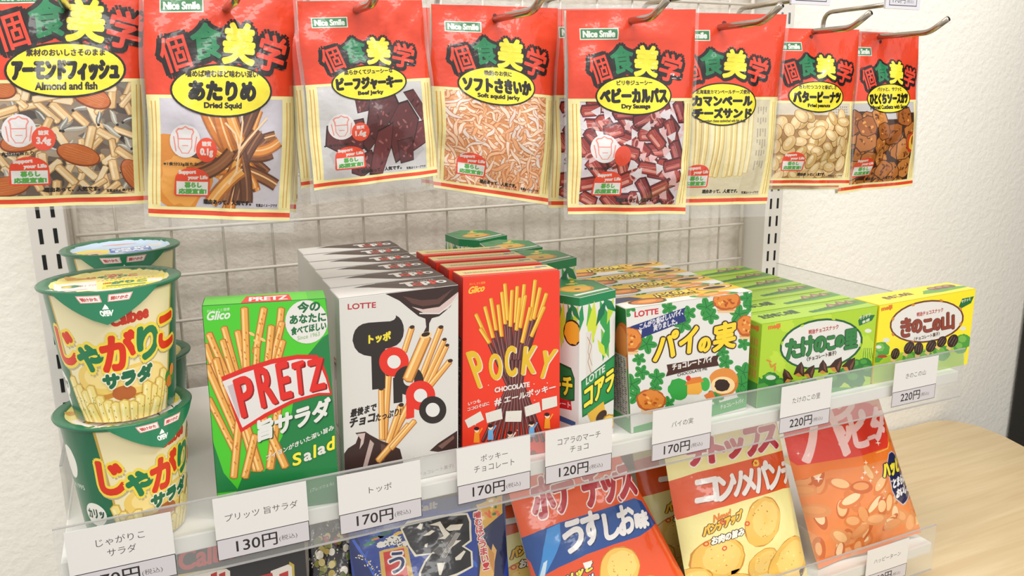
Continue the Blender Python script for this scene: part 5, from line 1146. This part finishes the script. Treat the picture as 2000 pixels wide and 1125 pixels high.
# dark mixed bean bag
s = Sheet(100, 200); s.fill('#1E1B1E'); rn = random.Random(59)
for k in range(420): s.ell(rn.uniform(0, 100), rn.uniform(0, 200), rn.uniform(.8, 2), rn.uniform(.6, 1.2), rn.choice(['#C9BFA8', '#6A6258', '#3A3634', '#E6DEC8', '#8A7A52']), rn.uniform(0, 180), L=1)
for k in range(110):
    x, y = rn.uniform(15, 95), rn.uniform(30, 200); r = rn.uniform(5, 8); c = rn.choice(['#B9A24A', '#8E8A3A', '#B23A3A', '#D9C88A', '#7A3A2A', '#C9A25A', '#E6E0D0', '#5E6A2A'])
    s.ell(x, y, r + .8, r * .85, '#2A1E16', rn.uniform(0, 180)); s.ell(x, y, r, r * .8, c)
pillow([(-0.0256, 0.1037, -0.0307), (0.0162, 0.1038, -0.0305), (0.0082, 0.0574, -0.1465), (-0.0375, 0.0589, -0.1428)], s, 'small dark bag of mixed beans between the black box and the blue bag', 0.008, 15, '#1E1B1E', M_FILM)

# black snack box with red lettering
qK = [(345, 1060), (590, 1000), (612, 1290), (360, 1360)]
s = Sheet(quad=qK); s.fill('#1F1A18'); s.tr = C12
s.text('Calbee', 100, 1075, 760, 915, 190, '#C8382E', 10)
for x0, y0, x1, y1 in ((-60, 1180, 610, 1050), (680, 1200, 1220, 1010)):
    s.poly([(x0, y0), (x0 + 40, y0 - 50), (x1 - 50, y1 - 20), (x1, y1 + 10), (x1 + 20, y1 + 500), (x0, y0 + 600)], '#C9B24A'); s.poly([(x0 + 24, y0 + 12), (x0 + 60, y0 - 24), (x1 - 60, y1 + 8), (x1 - 24, y1 + 30), (x1 - 4, y1 + 500), (x0 + 24, y0 + 600)], '#EDE6DC')
for x in (400, 480): s.poly([(x, 1110), (x + 60, 1085), (x + 70, 1500), (x + 10, 1500)], '#C22A24')
s.poly([(1070, 1115), (1160, 1080), (1170, 1500), (1080, 1500)], '#C22A24'); s.poly([(800, 1150), (1000, 1100), (1010, 1140), (810, 1190)], '#C22A24')
bm = bmesh.new()
q = [np.array(p) for p in [(-0.134, 0.0963, -0.0242), (-0.0307, 0.0974, -0.0214), (-0.0379, 0.0511, -0.1373), (-0.1414, 0.0515, -0.1362)]]
e = (q[3] - q[0]) * 1.0; kk = (-0.1898 - q[3][2]) / e[2]; q[2] = q[2] + (q[2] - q[1]) * ((-0.1898 - q[2][2]) / (q[2] - q[1])[2]); q0 = q[3].copy(); q[3] = q[3] + e * kk
dp = np.array([0.0, 0.028, 0.0115])
vs = [bm.verts.new(p) for p in q + [p + dp for p in q]]
for f in ((0, 3, 2, 1), (4, 5, 6, 7), (0, 1, 5, 4), (3, 7, 6, 2), (0, 4, 7, 3), (1, 2, 6, 5)): bm.faces.new([vs[i] for i in f])
bmesh.ops.recalc_face_normals(bm, faces=bm.faces); bm.normal_update()
m = Mesh(); m.bm(bm, '#1B1716'); bm.free()
l1 = 1 / (1 + kk)
tl, tr, br, bl = q; cut_l = tl + (bl - tl) * l1; cut_r = tr + (br - tr) * l1
s2 = Sheet(1, 1)
m.add(*s.build(flat([tl, tr, cut_r, cut_l], (0, -1, 0))))
org = (bl + br) / 2; org[2] = -0.1898
tag(m.make('snack_box', M_CARD, None, tuple(org)), 'black snack box with red letters at the left end of the lower shelf', 'snack box')

# ================================================================== price cards
PAPER[0] = 0.91
def card(x0, x1, zt, zb, y, lines, price, label, split=.66):
    W, H = (x1 - x0) * 1000, (zt - zb) * 1000
    s = Sheet(W, H); s.fill('#F1EEEA'); k = H * split
    s.rect(0, k, W, H, '#2E2A2A'); s.rect(.5, k + .6, W - .5, H - .5, '#DCD7DA')
    n = len(lines)
    for i, t in enumerate(lines):
        h = 5.9; w = min(sum(6.1 if c != ' ' else 3 for c in t), W * .84); yb = k / 2 + (i - (n - 1) / 2) * 8.8 + 3.4
        s.text(t, W / 2 - w / 2, yb, W / 2 + w / 2, yb, h, '#56504E', .0)
    s.text(price, W * .2, H - 3.6, W * .64, H - 3.2, 10.2, '#2E2A2A', .12); s.text('(税込)', W * .66, H - 4.6, W * .86, H - 4.6, 4.8, '#5E5858')
    m = Mesh(); bm = bmesh.new(); add_box(bm, x0, y, zb, x1, y + 0.0004, zt); bmesh.ops.recalc_face_normals(bm, faces=bm.faces); bm.normal_update(); m.bm(bm, '#EFECE8'); bm.free()
    m.add(*s.build(flat([(x0, y, zt), (x1, y, zt), (x1, y, zb), (x0, y, zb)], (0, -1, 0))))
    o = m.make('price_card', M_PAPER, None, ((x0 + x1) / 2, y, zb)); return tag(o, label, 'price card', 'price cards on the clear fences')
yc = -0.0007
for x0, lines, price, zt, lab in ((-0.2022, ['じゃがりこ', 'サラダ'], '170円', 0.0515, 'white price card in front of the stacked cups at the left end'),
    (-0.1078, ['プリッツ 旨サラダ'], '130円', 0.0544, 'white 130 yen price card below the green pretzel stick box'),
    (-0.0182, ['トッポ'], '170円', 0.0529, 'white price card below the white chocolate straw box'),
    (0.0793, ['ポッキー', 'チョコレート'], '170円', 0.0556, 'white price card with two lines below the red stick box'),
    (0.1601, ['コアラのマーチ', 'チョコ'], '120円', 0.0558, 'white 120 yen price card below the six-sided biscuit box'),
    (0.2696, ['パイの実'], '170円', 0.0546, 'white price card below the chocolate pie box'),
    (0.4209, ['たけのこの里'], '220円', 0.0529, 'white 220 yen price card below the lime green box'),
    (0.5764, ['きのこの山'], '220円', 0.0539, 'white 220 yen price card below the yellow box at the right end')):
    card(x0, x0 + 0.0665, zt, zt - 0.0492, yc, lines, price, lab)
card(0.5745, 0.641, -0.1712, -0.2204, 0.0093, ['ハッピーターン'], '150円', 'white price card on the lower fence below the rice cracker bag')
